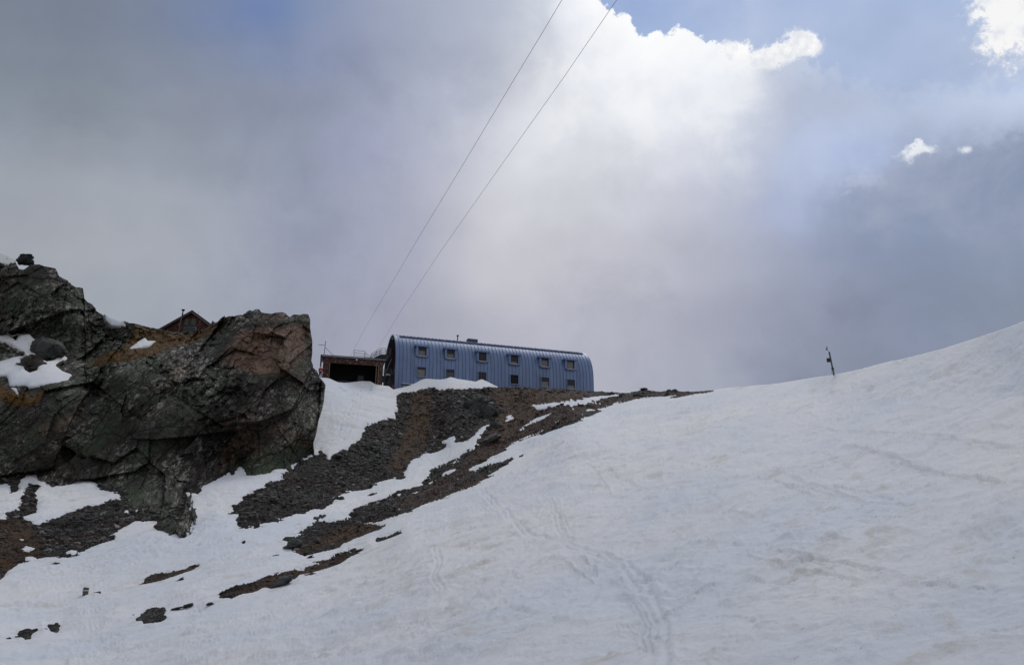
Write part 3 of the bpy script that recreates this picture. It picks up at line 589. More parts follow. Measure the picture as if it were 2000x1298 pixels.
for k in range(13000):
    i, j = cand[rng.randrange(len(cand))]
    if i < 1 or i >= BASE.shape[0]-1: continue
    p = Vector(G3[i, j]); n = Vector(np.cross(BASE[i, j+1]-BASE[i, j-1], BASE[i-1, j]-BASE[i+1, j])).normalized()
    if n.z < 0: n = -n
    px = RG[i, j]/F; r = min(px*(1.3+4.6*rng.random()**4.), .6)
    brown_here = max(bA.reshape(BASE.shape[:2])[i, j], gA.reshape(BASE.shape[:2])[i, j])
    if brown_here > .5 and rng.random() < .45: continue
    q = n.to_track_quat('Z', 'Y').to_matrix()@Euler((rng.gauss(0, .3), rng.gauss(0, .3), rng.uniform(-.8, .8))).to_matrix()
    slab(stones, p+n*r*.1, r, rng.uniform(.16, .42), q, rng.random()**1.3 if brown_here < .5 else .35+.25*rng.random())
sc_o = stones.build('scree', M_stone, None, attr='shade'); sc_o['kind'] = 'stuff'

def boulder(name, u, v, w, h, label, seed, shade=(.03,.03,.028), rng_fn=None, off=0.0, tilt=0, group=None, mat_=None):
    r = float((rng_fn or rangeG)(np.array(float(u)), np.array(float(v)))) if not isinstance(rng_fn, float) else rng_fn
    c = at(u, v, r); m = r/F*1.04
    import bmesh
    bm = bmesh.new(); bmesh.ops.create_icosphere(bm, subdivisions=4, radius=1.0)
    X = np.array([x.co[:] for x in bm.verts]); N = X.copy()
    f = facet(X+seed*7.7, .95, seed, 1.2, .4)*.42+facet(X+seed*3.1, .4, seed+50, 1., .5)*.13
    X = X*(1+f)[:, None]; X[:, 2] = np.where(X[:, 2] < -.35, -.35+(X[:, 2]+.35)*.5, X[:, 2])
    X *= np.array([w*.5*m, w*.42*m, h*.62*m])
    for vt, x in zip(bm.verts, X): vt.co = x
    me = bpy.data.meshes.new(name); bm.to_mesh(me); bm.free(); me.materials.append(mat_ or stone_mat('rock', shade))
    o = bpy.data.objects.new(name, me); C.objects.link(o); o.location = (float(c[0]), float(c[1]), float(c[2])+off); o.rotation_euler = (0, R_(tilt), 0)
    return tag(o, label, 'rock', group)
g1 = 'loose rocks lying on the snow'
boulder('boulder', 475, 1062, 12, 8, 'single round dark rock alone on the snow below the scree fan', 3, group=g1)
boulder('boulder', 186, 1162, 20, 8, 'flat dark pointed rock beside the red and white waymark stone', 5, tilt=-14, group=g1)
boulder('boulder', 17, 1248, 8, 5, 'small dark rock at the far lower left on the snow', 7, group=g1)
boulder('boulder', 345, 1188, 17, 4, 'thin dark rock sliver just right of the small bare patch', 9, tilt=-18, group=g1)
boulder('boulder', 367, 1182, 14, 5, 'dark rock sliver between two others in a row on the snow', 11, tilt=-14, group=g1)
boulder('boulder', 410, 1179, 11, 4, 'small dark rock below the left tip of the long brown strip', 13, tilt=-6, group=g1)
boulder('boulder', 239, 1206, 9, 4, 'tiny narrow rock left of the small bare patch', 15, tilt=-30, group=g1)
boulder('boulder', 260, 1202, 6, 3, 'tiniest rock touching the left edge of the small bare patch', 17, group=g1)
boulder('boulder', 107, 1102, 14, 5, 'dark two-lobed rock below the scree edge at the left', 19, tilt=-12, group=g1)
boulder('boulder', 352, 1134, 13, 6, 'dark wedge rock below the long thin dark strip', 21, tilt=-28, group=g1)
boulder('boulder', 84, 1230, 10, 3, 'sliver of rock between the two lowest left bare patches', 23, tilt=-16, group=g1)
boulder('boulder', 502, 1027, 10, 7, 'dark rock just off the lower left tip of the scree fan', 25, group=g1)
boulder('boulder', 536, 1088, 13, 6, 'dark jagged rock left of the lower brown patch', 27, tilt=-20, group=g1)
boulder('boulder', 606, 1090, 15, 6, 'dark rock just beneath the lower brown patch', 29, tilt=-20, group=g1)
boulder('boulder', 725, 968, 17, 6, 'narrow dark rock inside the snow tongue below the scree', 31, tilt=-20, group=g1)
boulder('boulder', 665, 976, 12, 9, 'dark rock at the snow edge of the scree fan', 33, group=g1)
g2 = 'pale slabs standing out of the scree'
boulder('boulder', 958, 866, 40, 11, 'long pale layered slab on the brown ridge left of the big snow slope', 35, (.11,.105,.10), tilt=-27, off=.3, group=g2)
boulder('boulder', 534, 979, 17, 9, 'pale grey angular slab in the lower left of the scree fan', 37, (.10,.10,.095), off=.2, group=g2)
boulder('boulder', 659, 894, 19, 7, 'pale flat slab right under the gully snow tip', 39, (.09,.088,.082), off=.2, group=g2)
boulder('boulder', 572, 1071, 28, 12, 'large grey slab at the lower left of the brown patch', 41, (.06,.066,.064), off=.2, tilt=-10, group=g2)
boulder('boulder', 552, 1142, 34, 13, 'grey flat rock poking out under the long brown strip', 43, (.06,.066,.064), off=.15, tilt=-20, group=g2)
boulder('boulder', 698, 1028, 13, 8, 'light round stone at the right side of the brown patch', 45, (.10,.095,.09), off=.15, group=g2)
boulder('boulder', 617, 1060, 12, 8, 'greenish grey stone in the middle of the brown patch', 47, (.08,.082,.075), off=.15, group=g2)
boulder('boulder', 977, 805, 13, 9, 'light grey block on the slope under the metal hut', 49, (.10,.10,.10), off=.2, group=g2)
boulder('boulder', 849, 800, 11, 7, 'grey stone beside the brown strip under the snow bank', 51, (.09,.09,.09), off=.2, group=g2)
boulder('boulder', 1257, 762, 13, 5, 'low rock crowning the ridge right of the metal hut', 53, (.04,.036,.032), off=.1)
# rock outcrop with steep beds under the hut
for k, (u, v, w, h, tl, lb) in enumerate([(930,795,44,30,-50,'dark upright layered outcrop on the left under the metal hut'),(952,812,38,34,-55,'largest dark layered outcrop in the slope under the metal hut'),(968,836,26,22,-50,'lowest dark layered outcrop touching the snow tongue tip')]):
    boulder('outcrop', u, v, w, h, lb, 60+k, (.042,.042,.039), off=-.1, tilt=tl, group='layered outcrops under the hut')
# perched block and big wedged boulder on the cliff
boulder('boulder', 49, 513, 29, 16, 'black perched block on the skyline at the top left', 71, (.015,.015,.015), 104.5, off=.2)
boulder('boulder', 90, 688, 50, 36, 'big rounded boulder in the snow patch on the cliff ledge', 73, (.045,.048,.042), 96.0, tilt=10)
boulder('boulder', 60, 713, 34, 24, 'smaller brown boulder in the snow patch on the cliff ledge', 75, (.038,.03,.024), 93.0, tilt=20)

# ------------------------------------------------------------------ building materials
def metal_mat():
    m, t, b = mat('blue_zinc'); oc = t.n.new('ShaderNodeTexCoord').outputs['Object']
    wn = t.n.new('ShaderNodeTexWhiteNoise'); wn.noise_dimensions = '1D'
    sx = t.n.new('ShaderNodeSeparateXYZ'); t.l.new(oc, sx.inputs[0])
    t.l.new(t.math('FLOOR', t.math('DIVIDE', sx.outputs[0], .62)), wn.inputs['W'])
    k = t.math('ADD', t.math('MULTIPLY_ADD', wn.outputs[0], .16, .84), t.math('MULTIPLY_ADD', t.noise(t.vmath('MULTIPLY', oc, (1.6, 1., .5)), .6, 7, .65), .7, -.33))
    fx = t.math('ABSOLUTE', t.math('SUBTRACT', t.math('FRACT', t.math('ADD', t.math('DIVIDE', sx.outputs[0], .62), .5)), .5))
    k = t.math('MULTIPLY', k, t.math('MULTIPLY_ADD', t.sstep(fx, .03, .09), .5, .5))
    t.l.new(t.vmath('MULTIPLY', (.155, .216, .365), t.comb(k, k, k)), b.inputs['Base Color'])
    b.inputs['Metallic'].default_value = .25; b.inputs['Roughness'].default_value = .5; return m
M_zinc = metal_mat()
M_zdark = simple('dark_blue_metal', (.05,.065,.12), .45, .3)
M_trim = simple('pale_trim_metal', (.30,.34,.44), .4, .4)
M_steel = simple('galvanised_steel', (.11,.115,.14), .4, .6)
M_black = simple('black_painted_steel', (.012,.012,.017), .5, .2)
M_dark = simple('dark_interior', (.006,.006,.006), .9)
M_sill = simple('snowy_sill', (.27,.28,.33), .6)
def glass_mat(name, c):
    m, t, b = mat(name); oc = t.n.new('ShaderNodeTexCoord').outputs['Object']
    t.l.new(t.mix(t.noise(oc, 1.2, 3, .6), tuple(x*.5 for x in c)+(1,), tuple(x*1.3 for x in c)+(1,)), b.inputs['Base Color'])
    b.inputs['Roughness'].default_value = .12; b.inputs['Specular IOR Level'].default_value = .35; return m
M_glass = glass_mat('window_glass', (.014,.014,.017)); M_blind = simple('grey_blind', (.17,.16,.155), .8)
def shingle_mat(name, c1, c2, sx_=.16, sz_=.24):
    m, t, b = mat(name); oc = t.n.new('ShaderNodeTexCoord').outputs['Object']
    sp = t.n.new('ShaderNodeSeparateXYZ'); t.l.new(oc, sp.inputs[0])
    hx = t.math('ADD', sp.outputs[0], t.math('MULTIPLY', sp.outputs[1], 1.0))
    row = t.math('FLOOR', t.math('DIVIDE', sp.outputs[2], sz_))
    cx = t.math('ADD', t.math('DIVIDE', hx, sx_), t.math('MULTIPLY', row, .37))
    wn = t.n.new('ShaderNodeTexWhiteNoise'); wn.noise_dimensions = '2D'; t.l.new(t.comb(t.math('FLOOR', cx), row), wn.inputs['Vector'])
    r = t.math('MAXIMUM', t.math('MULTIPLY', wn.outputs[0], 1.0), t.math('MULTIPLY', t.noise(oc, .7, 4, .6), .55))
    c = t.ramp(r, [(0, tuple(x*.4 for x in c1)), (.5, c1), (.85, c2), (1, (.20,.17,.15))])
    fz = t.math('FRACT', t.math('DIVIDE', sp.outputs[2], sz_)); gap = t.sstep(fz, 0.0, .22)
    g2_ = t.sstep(t.math('FRACT', cx), 0, .12); k = t.math('MULTIPLY_ADD', t.math('MULTIPLY', gap, g2_), .65, .35)
    t.l.new(t.vmath('MULTIPLY', c, t.comb(k, k, k)), b.inputs['Base Color']); b.inputs['Roughness'].default_value = .85
    bp = t.n.new('ShaderNodeBump'); bp.inputs['Distance'].default_value = .04; t.l.new(t.math('ADD', fz, r), bp.inputs['Height']); t.l.new(bp.outputs[0], b.inputs['Normal']); return m
M_shingle = shingle_mat('red_shingles', (.075,.028,.020), (.11,.055,.042))
M_shingle2 = shingle_mat('brown_shingles', (.075,.022,.014), (.10,.045,.032), .22, .28)
M_wood = simple('weathered_wood', (.12,.085,.065), .8, bump=.3)
M_redwood = simple('dark_red_wood', (.045,.018,.015), .8)
M_gable = simple('dark_gable_boards', (.022,.013,.014), .8)

# ------------------------------------------------------------------ barrel-vaulted metal hut
HY = R_(18); HO = at(770., 759., 125.0)-np.array([0, 0, .25]); HL, HW, HH = 34.8, 12.0, 10.95; HB = 4.95
hut = thing('mountain_hut', 'long blue metal hut with barrel roof and two rows of square windows on the ridge', 'hut', HO, HY)
def prof(n=44, r=6.0, y0=0.0):
    pts = [(y0, -2.5), (y0, 1.6), (y0, 3.3)]
    for k in range(n+1):
        t = math.pi*(1-k/n); pts.append((6+(6-y0)*math.cos(t), HB+(6-y0)*math.sin(t)))
    return pts+[(12-y0, 3.3), (12-y0, -2.5)]
pr = prof(); pi_ = prof(y0=.25); shell = MB(); npf = len(pr)
def ring(p, x): return [(x, y, z) for y, z in p]
def loft(mb, xs, p, closed=False):
    b = len(mb.v); vs = []
    for x in xs: vs += ring(p, x)
    fs = []
    m = len(p)
    for i in range(len(xs)-1):
        for k in range(m-1): fs.append((i*m+k, (i+1)*m+k, (i+1)*m+k+1, i*m+k+1))
    mb.add(vs, fs)
loft(shell, np.linspace(0, HL, 12), pr); b0 = len(shell.v)
# front rim strip
vs = ring(pr, 0)+ring(pi_, 0); shell.add(vs, [(k, k+1, npf+k+1, npf+k) for k in range(npf-1)])
# standing seams
x = .31; ns = int(HL/.62)
for k in range(1, ns+1):
    xs_ = k*.62
    if xs_ > HL-.2: break
    q = [(y-(0.045 if kk_ < 3 else 0.045*math.cos(math.pi*(kk_-3)/44)), z+(0 if kk_ < 3 or kk_ > 47 else .045*math.sin(math.pi*(kk_-3)/44))) for kk_, (y, z) in enumerate(pr)]
    a, b_ = xs_-.022, xs_+.022; m = npf
    vs = ring(pr, a)+ring(q, a)+ring(q, b_)+ring(pr, b_)
    fs = []
    for i in range(3):
        for kk_ in range(m-1): fs.append((i*m+kk_, (i+1)*m+kk_, (i+1)*m+kk_+1, i*m+kk_+1))
    shell.add(vs, fs)
sh = shell.build('roof', M_zinc, hut)
sf = MB(); loft(sf, [0.02, 1.6], pi_); sf.build('soffit', M_gable, hut)
# end walls (left one set back inside the vault)
for xx, nm, mm in ((1.55, 'gable_wall', M_gable), (HL-.02, 'gable_wall', M_zinc)):
    g_ = MB(); p = prof(y0=.26 if xx < 2 else .01); g_.prism(p, lambda a, b, c: (xx+.1*c-(.1 if xx > 2 else 0), a, b)); go = g_.build(nm, mm, hut)
# vertical battens and openings in the left gable
bt = MB()
for k in range(1, 22): 
    y = k*.55; zt = HB+math.sqrt(max(36-(y-6)**2, 0))-.4; bt.box(1.45, 1.55, y-.03, y+.03, -1, zt)
bt.build('cladding_batten', M_redwood, hut)
dl = MB().box(1.40, 1.46, 1.6, 2.6, 5.2, 7.2); dl.build('door', simple('red_door', (.09,.02,.02), .6), hut)
dl = MB().box(1.40, 1.46, 3.6, 4.6, 5.0, 7.1); dl.build('door', M_black, hut)
lamp = MB().box(.15, .35, 5.6, 5.9, 10.35, 10.55); lamp.build('lamp', simple('lamp_housing', (.5,.5,.5), .5), hut)
# ridge beam (dark) and ridge strip
def onarc(deg, r=6.0): return 6-r*math.sin(R_(deg)), HB+r*math.cos(R_(deg))
ya, za = onarc(37, 5.9); yb, zb = onarc(37, 6.13)
rb = MB(); rb.hexa([(.9,yb-.02,zb-.16),(HL-.9,yb-.02,zb-.16),(HL-.9,ya+.1,za-.1),(.9,ya+.1,za-.1),(.9,yb,zb+.10),(HL-.9,yb,zb+.10),(HL-.9,ya+.4,za+.24),(.9,ya+.4,za+.24)])
rb.build('gutter', M_zdark, hut, bevel=.02)
cp = MB()
for k in range(54):
    x0 = .9+k*.62
    if x0 > HL-1.4: break
    for d0, d1 in ((5, 33),):
        y0, z0 = onarc(d0, 6.10+.03*(k % 2)); y1, z1 = onarc(d1, 6.10+.03*(k % 2)); y2, z2 = onarc(d0, 6.02); y3, z3 = onarc(d1, 6.02)
        cp.hexa([(x0,y1,z1),(x0+.56,y1,z1),(x0+.56,y0,z0),(x0,y0,z0),(x0,y1,z1+.04),(x0+.56,y1,z1+.04),(x0+.56,y0,z0+.04),(x0,y0,z0+.04)])
cp.build('ridge_panel', M_trim, hut)
def unproj(u, v, y):   # local x,z of the point seen at (u,v) on the plane local y
    d = ray(u, v); a = np.array([math.cos(HY), math.sin(HY), 0]); b = np.array([-a[1], a[0], 0])
    t = (HO@b+y)/(d@b); p = d*t-HO; return float(p@a), float(p[2])
# windows
glz = []
for k, (uc_, vc_) in enumerate([(823,697.5),(878.5,702),(940.5,701.5),(1002.5,707),(1062,713),(1112,717)]):
    x, z = unproj(uc_, vc_-4.5 if k < 2 else vc_-0.5, .45); z = 7.0
    w = MB()
    arc_y = lambda zz: 0.0 if zz < HB else 6-math.sqrt(max(36-(zz-HB)**2, 0))
    z0, z1 = 6.12, 7.55; hw = .68
    yo = -.24        # plane of the dormer front
    for s0, s1 in ((-hw-.34, -hw), (hw, hw+.34)):      # cheeks
        w.hexa([(x+s0,yo,z0-.1),(x+s1,yo,z0-.1),(x+s1,1.3,z0-.1),(x+s0,1.3,z0-.1),(x+s0,yo-.05,z1+.05),(x+s1,yo-.05,z1+.05),(x+s1,2.2,z1+.05),(x+s0,2.2,z1+.05)])
    win = w.build('window', M_zinc, hut)
    MB().hexa([(x-1.22,yo-.28,z1+.02),(x+1.22,yo-.28,z1+.02),(x+1.22,2.6,z1+.25),(x-1.22,2.6,z1+.25),(x-1.22,yo-.28,z1+.32),(x+1.22,yo-.28,z1+.32),(x+1.22,2.6,z1+.55),(x-1.22,2.6,z1+.55)]).build('hood', M_zinc, win, bevel=.02)
    MB().box(x-.74, x+.74, yo-.12, yo+.3, z0-.2, z0-.02).build('sill', M_sill, win)
    MB().box(x-hw, x+hw, yo+.26, yo+.3, z0-.05, z1+.02).build('pane', M_glass, win)
    bh = (.62, .55, .0, .3, .8, .95)[k]
    if bh: MB().box(x-hw+.08, x+hw-.16, yo+.23, yo+.257, z0, z0+1.35*bh).build('blind', M_blind, win)
    fr = MB(); 
    for a, b_ in ((-hw, -hw+.07), (hw-.07, hw)): fr.box(x+a, x+b_, yo+.15, yo+.259, z0-.05, z1)
    fr.box(x-hw+.07, x+hw-.07, yo+.15, yo+.259, z1-.08, z1); fr.build('frame', M_zdark, win)
    # lower window
    z0, z1 = (2.62, 4.18)
    w = MB()
    fy = -.20
    w.box(x-.83, x-.70, fy, .3, z0-.12, z1+.12); w.box(x+.70, x+.83, fy, .3, z0-.12, z1+.12); w.box(x-.70, x+.70, fy, .3, z1, z1+.12); w.box(x-.70, x+.70, fy, .3, z0-.12, z0)
    win = w.build('window', M_zinc, hut)
    MB().box(x-.70, x+.70, -.07, .02, z0, z1).build('pane', M_glass if k != 3 else M_dark, win)
    bh = (.75, .7, 0, 0, .55, .35)[k]  # blinds stop short; the bare dark pane top imitates shade in the recess
    if bh: MB().box(x-.62, x+.56, -.095, -.071, z0, z0+1.5*bh).build('blind', M_blind if k != 1 else simple('dark_blind', (.07,.07,.08), .8), win)
    MB().box(x-.72, x+.72, fy-.1, fy, z0-.14, z0-.04).build('sill', M_sill if k < 4 else M_trim, win)
# chimney pipe and hatch
xc, _ = unproj(894, 664, 4.5); c_ = MB(); c_.tube([(xc, 4.6, 10.5), (xc, 4.6, 11.6)], .09, 8); c_.tube([(xc, 4.6, 11.6), (xc, 4.6, 11.78)], .2, 8); c_.build('chimney_pipe', M_black, hut)
xh, _ = unproj(922, 668, 4.5); MB().box(xh-.9, xh+.9, 4.0, 5.2, 10.75, 11.2).build('roof_hatch', M_zdark, hut)

# ------------------------------------------------------------------ goods-lift shed
SO = at(628.5, 741., 119.5)-np.array([0, 0, .5]); SW = 8.95
shed = thing('lift_shed', 'open fronted wooden shed with red shingles and corrugated roof left of the metal hut', 'shed', SO, R_(14))
SH = 4.15
MB().box(0, .95, 0, .12, -1.5, SH).build('front_wall', M_shingle, shed)
MB().box(SW-.55, SW, 0, .12, -1.5, SH).build('front_wall', M_shingle, shed)
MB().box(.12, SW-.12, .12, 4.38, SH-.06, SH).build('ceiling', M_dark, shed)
MB().box(.95, SW-.55, 0, .12, SH-.95, SH).build('lintel', M_shingle, shed)
MB().box(0, .12, .12, 4.5, -1.5, SH).build('side_wall', M_shingle, shed)
MB().box(SW-.12, SW, .12, 4.5, -1.5, SH).build('side_wall', M_shingle, shed)
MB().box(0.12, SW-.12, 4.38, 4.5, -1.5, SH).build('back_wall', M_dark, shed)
MB().box(0.12, SW-.12, .0, 4.38, -.55, -.35).build('floor', M_wood, shed)
MB().box(1.6, SW-1.2, -.25, .05, -.15, .0).build('threshold', M_wood, shed)
for x0 in (.93, SW-.98, SW-.66): MB().box(x0, x0+.14, -.06, .10, -1.2, SH-.93).build('post', M_wood, shed)
MB().box(2.5, 4.0, 1.8, 3.2, -.35, 1.0).box(5.4, 6.3, 2.0, 3.5, -.35, 2.0).build('winch', M_black, shed)
rf = MB(); n = 110; vs = []; th = .05
for k in range(n+1):
    x = -.35+(SW+.85)*k/n; z = SH+.14+.055*math.cos(2*math.pi*x/.30)
    vs += [(x, -.45, z), (x, 5.0, z+.35), (x, -.45, z-th), (x, 5.0, z+.35-th)]
fs = []
for k in range(n):
    a, b_ = 4*k, 4*k+4; fs += [(a, b_, b_+1, a+1), (a+2, a+3, b_+3, b_+2), (a, a+2, b_+2, b_), (a+1, b_+1, b_+3, a+3)]
rf.add(vs, fs); rf.build('roof', M_black, shed)
MB().box(-.2, SW+.4, -.36, -.28, SH-.08, SH+.06).build('fascia', M_sill, shed)
MB().box(-.45, -.2, -.40, 4.6, SH-.45, SH+.12).build('gutter', M_black, shed)
MB().box(3.95+.9, 4.2+.9, -.2, -.02, SH-.32, SH-.12).build('lamp', simple('lamp_cover', (.6,.6,.55), .4), shed)

def local(root, p):      # shed-local to world
    a = root.rotation_euler.z; c, s_ = math.cos(a), math.sin(a); l = root.location
    return Vector((l.x+c*p[0]-s_*p[1], l.y+s_*p[0]+c*p[1], l.z+p[2]))
# antenna mast on the shed
an = thing('antenna_mast', 'thin antenna mast with side arm at the left end of the shed roof', 'antenna', local(shed, (.05, .6, SH+.1)), R_(14))
MB().tube([(0, 0, -.2), (.08, 0, 2.55)], .045, 6).build('pole', M_black, an)
MB().tube([(.05, 0, 1.9), (-1.0, 0, 1.85)], .035, 6).tube([(-.55, -.3, 1.88), (-.55, .3, 1.88)], .02, 6).build('arm', M_steel, an)
MB().tube([(.06, 0, 1.55), (1.75, .2, .05)], .03, 6).build('brace', M_black, an)

# ------------------------------------------------------------------ steel gangway and stairs between shed and hut
def rail(mb, pts, h=1.05, r=.035, posts=True):
    P = [Vector(p) for p in pts]
    for hh in (h, h*.62, h*.28): mb.tube([p+Vector((0, 0, hh)) for p in P], r, 6)
    if posts:
        for p in P: mb.tube([p, p+Vector((0, 0, h))], r, 6)
gw = thing('steel_gangway', 'dark steel gangway with railings climbing from the shed roof to the metal hut', 'gangway', HO, HY)
def L(u, v, y): x, z = unproj(u, v, y); return (x, y, z)
p1 = L(725, 702, 2.5); p2 = L(744, 691.5, 2.5); p3 = L(763, 692, 2.5)
def deck(mb, a, b_, w, t):
    a, b_ = Vector(a), Vector(b_); mb.hexa([a+Vector((0,0,-t)), b_+Vector((0,0,-t)), b_+Vector((0,w,-t)), a+Vector((0,w,-t)), a, b_, b_+Vector((0,w,0)), a+Vector((0,w,0))])
d_ = MB(); deck(d_, p1, p2, 1.4, .55); deck(d_, tuple(np.array(p2)+np.array([.003, 0, 0])), p3, 1.4, .55); d_.build('deck', M_black, gw)
r1 = MB(); mid = tuple((np.array(p1)+np.array(p2))/2); rail(r1, [p1, mid, p2, (p2[0]+.8, p2[1], p2[2]), p3]); r1.build('railing', M_steel, gw)
r2 = MB(); o2 = np.array([0, 1.4, 0]); rail(r2, [tuple(np.array(p)+o2) for p in (p1, mid, p2, p3)]); r2.build('railing', M_steel, gw)
pa, pb = L(691, 697, 1.0), L(712, 699, 1.0); r3 = MB(); rail(r3, [pa, pb], h=1.15); r3.tube([(pa[0]-.15, pa[1], pa[2]-.9), pa], .035, 6); r3.tube([(pb[0], pb[1], pb[2]-.9), pb], .035, 6)
rail(r3, [(pb[0], pb[1], pb[2]+.1), (pb[0]+1.4, pb[1], pb[2]-1.0)], h=.9); r3.build('railing', M_steel, gw)
sp = MB(); sp.tube([(p3[0]-1.2, p3[1], p3[2]-.5), (p3[0]-1.2, p3[1], p3[2]-7)], .07, 6); sp.box(p3[0]-2.2, p3[0]-1.3, 2.6, 3.5, p3[2]-1.9, p3[2]-.6); sp.build('support', M_black, gw)

st = thing('steel_staircase', 'dark steel staircase with landing against the open end of the metal hut', 'staircase', HO, HY)
q1 = L(739, 727, 1.2); q2 = L(752, 732, 1.2); q3 = L(764, 732, 1.2)
s_ = MB(); deck(s_, q2, q3, 2.2, .7); s_.build('landing', M_black, st)
s_ = MB(); deck(s_, L(736, 722, 2.2), (q2[0]-.002, 2.2, q2[2]), 1.0, .5)
a0, a1 = L(735, 745, .8), L(752, 736, .8); deck(s_, a0, a1, 1.0, .55)
a0, a1 = L(747, 760, .2), L(757, 734, .2)
for k in range(9):
    f = k/8; x_ = a0[0]+(a1[0]-a0[0])*f; z_ = a0[2]+(a1[2]-a0[2])*f; s_.box(x_, x_+.28, .2, 1.2, z_-.05, z_)
s_.build('flight', M_black, st)
r4 = MB(); rail(r4, [q2, q3], h=.95); rail(r4, [L(737, 720, 2.2), (q2[0], 2.2, q2[2]+.05)], h=.95); r4.build('railing', M_steel, st)
sn = MB(); sn.box(q2[0]+.15, q3[0]-.15, 1.15, 1.6, q2[2]+.003, q2[2]+.2); sn.build('snow_cover', M_snow, st, bevel=.05)
br = MB(); br.tube([L(752, 729, .3), L(765, 700, .3)], .05, 6); br.tube([L(766, 731, .3), L(772, 718, .3)], .04, 6); br.tube([L(755, 705, .6), L(757, 694, .6)], .04, 6); br.build('stringer', M_steel, st)
su = MB()
for u_ in (741, 745, 750): su.tube([L(u_, 738, 1.0), L(u_-1, 762, 1.0)], .07, 6)
su.box(q2[0]+.2, q3[0]+.5, .9, 3.0, q2[2]-4.2, q2[2]-.703); su.build('support', M_black, st)

# red toboggan-like board by the hut corner and snowed-in bench
rbp = at(766.5, 759.5, 122.0); rb_ = MB(); rb_.prism([(0,0),(.55,-.35),(.65,-.2),(.1,.75),(-.1,.75)], lambda a, b, c: (a, .12*c, b))
o = rb_.build('board', simple('faded_red_paint', (.10,.02,.022), .6)); o.location = tuple(rbp); tag(o, 'faded red board leaning in the snow at the left corner of the metal hut', 'board')
bn = thing('bench', 'dark low bench half buried in snow against the metal hut', 'bench', at(795., 757., 122.3), HY)
MB().box(-.9, 1.1, 0, .5, .5, .62).build('seat', M_black, bn); MB().box(-.8, -.65, .05, .45, -.4, .498).build('leg', M_wood, bn); MB().box(.85, 1.0, .05, .45, -.4, .498).build('leg', M_black, bn)
MB().box(-.85, .9, .03, .47, .623, .72).build('snow_cover', M_snow, bn, bevel=.04)

# ------------------------------------------------------------------ old shingled hut behind the cliff
oh = thing('old_hut', 'old shingled hut with pointed gable peeking over the grassy cliff top', 'hut', at(372., 648., 110.0), R_(6))
ap = 2.95; hwid = 4.05; pit = math.tan(R_(35))
g_ = MB(); g_.prism([(-hwid+.4, -2.5), (hwid-.4, -2.5), (hwid-.4, ap-.35-(hwid-.4)*pit), (0, ap-.35), (-hwid+.4, ap-.35-(hwid-.4)*pit)], lambda a, b, c: (a, 9*c, b)); g_.build('wall', M_shingle2, oh)
for sgn in (-1, 1):
    r_ = MB(); dx, dz = hwid, -hwid*pit; t_ = .32
    r_.hexa([(0,-.5,ap-t_),(sgn*dx,-.5,ap-t_+dz),(sgn*dx,9.5,ap-t_+dz),(0,9.5,ap-t_),(0,-.5,ap),(sgn*dx,-.5,ap+dz),(sgn*dx,9.5,ap+dz),(0,9.5,ap)]); r_.build('roof', simple('dark_roofing', (.028,.028,.034), .7), oh)
    f_ = MB(); f_.hexa([(0,-.56,ap-t_-.10),(sgn*dx,-.56,ap-t_-.10+dz),(sgn*dx,-.503,ap-t_-.10+dz),(0,-.503,ap-t_-.10),(0,-.56,ap-t_+.06),(sgn*dx,-.56,ap-t_+.06+dz),(sgn*dx,-.503,ap-t_+.06+dz),(0,-.503,ap-t_+.06)]); f_.build('fascia', M_wood if sgn > 0 else M_redwood, oh)
wf = MB().box(-.9, -.45, -.06, -.003, .95, 1.9).box(-.05, .55, -.06, -.003, .95, 1.9); w_ = wf.build('window', simple('grey_green_shutter', (.075,.085,.07), .8), oh)
MB().box(-.40, -.10, -.04, -.003, .95, 1.8).build('pane', M_glass, w_)
MB().box(-1.0, .7, -.08, -.003, .80, .92).build('sill', M_black, w_)
MB().tube([(.15, 2, ap-.1), (.15, 2, ap+.75)], .02, 6).build('lightning_rod', M_steel, oh)
gb = thing('framed_panel', 'dark green panel in a pale rounded frame in front of the old hut gable', 'panel', at(369., 652., 108.0), R_(6))
pl = [(-.95,-.5),(.85,-.5),(.82,.75),(.68,.95),(-.45,.98),(-.68,.85)]
MB().prism(pl, lambda a, b, c: (a, .05*c, b)).build('panel', simple('dark_green_sheet', (.012,.03,.03), .5), gb)
fr = MB(); fr.tube([(a, -.02, b) for a, b in pl[1:]+pl[:1]], .055, 6); fr.build('frame', simple('pale_green_tube', (.10,.13,.12), .5), gb)
lp = thing('lamp_post', 'slender post with a small round head left of the old hut gable', 'lamp post', at(347., 652., 107.5), 0)
MB().tube([(0, 0, -.6), (.30, 0, 3.3)], .06, 6).build('pole', simple('rusty_grey_pole', (.10,.085,.085), .6), lp)
MB().tube([(.27, 0, 2.5), (.3, 0, 2.95)], .09, 6).tube([(.3, 0, 3.1), (.3, 0, 3.35)], .08, 10, r2=.25).build('lamp_head', M_black, lp)

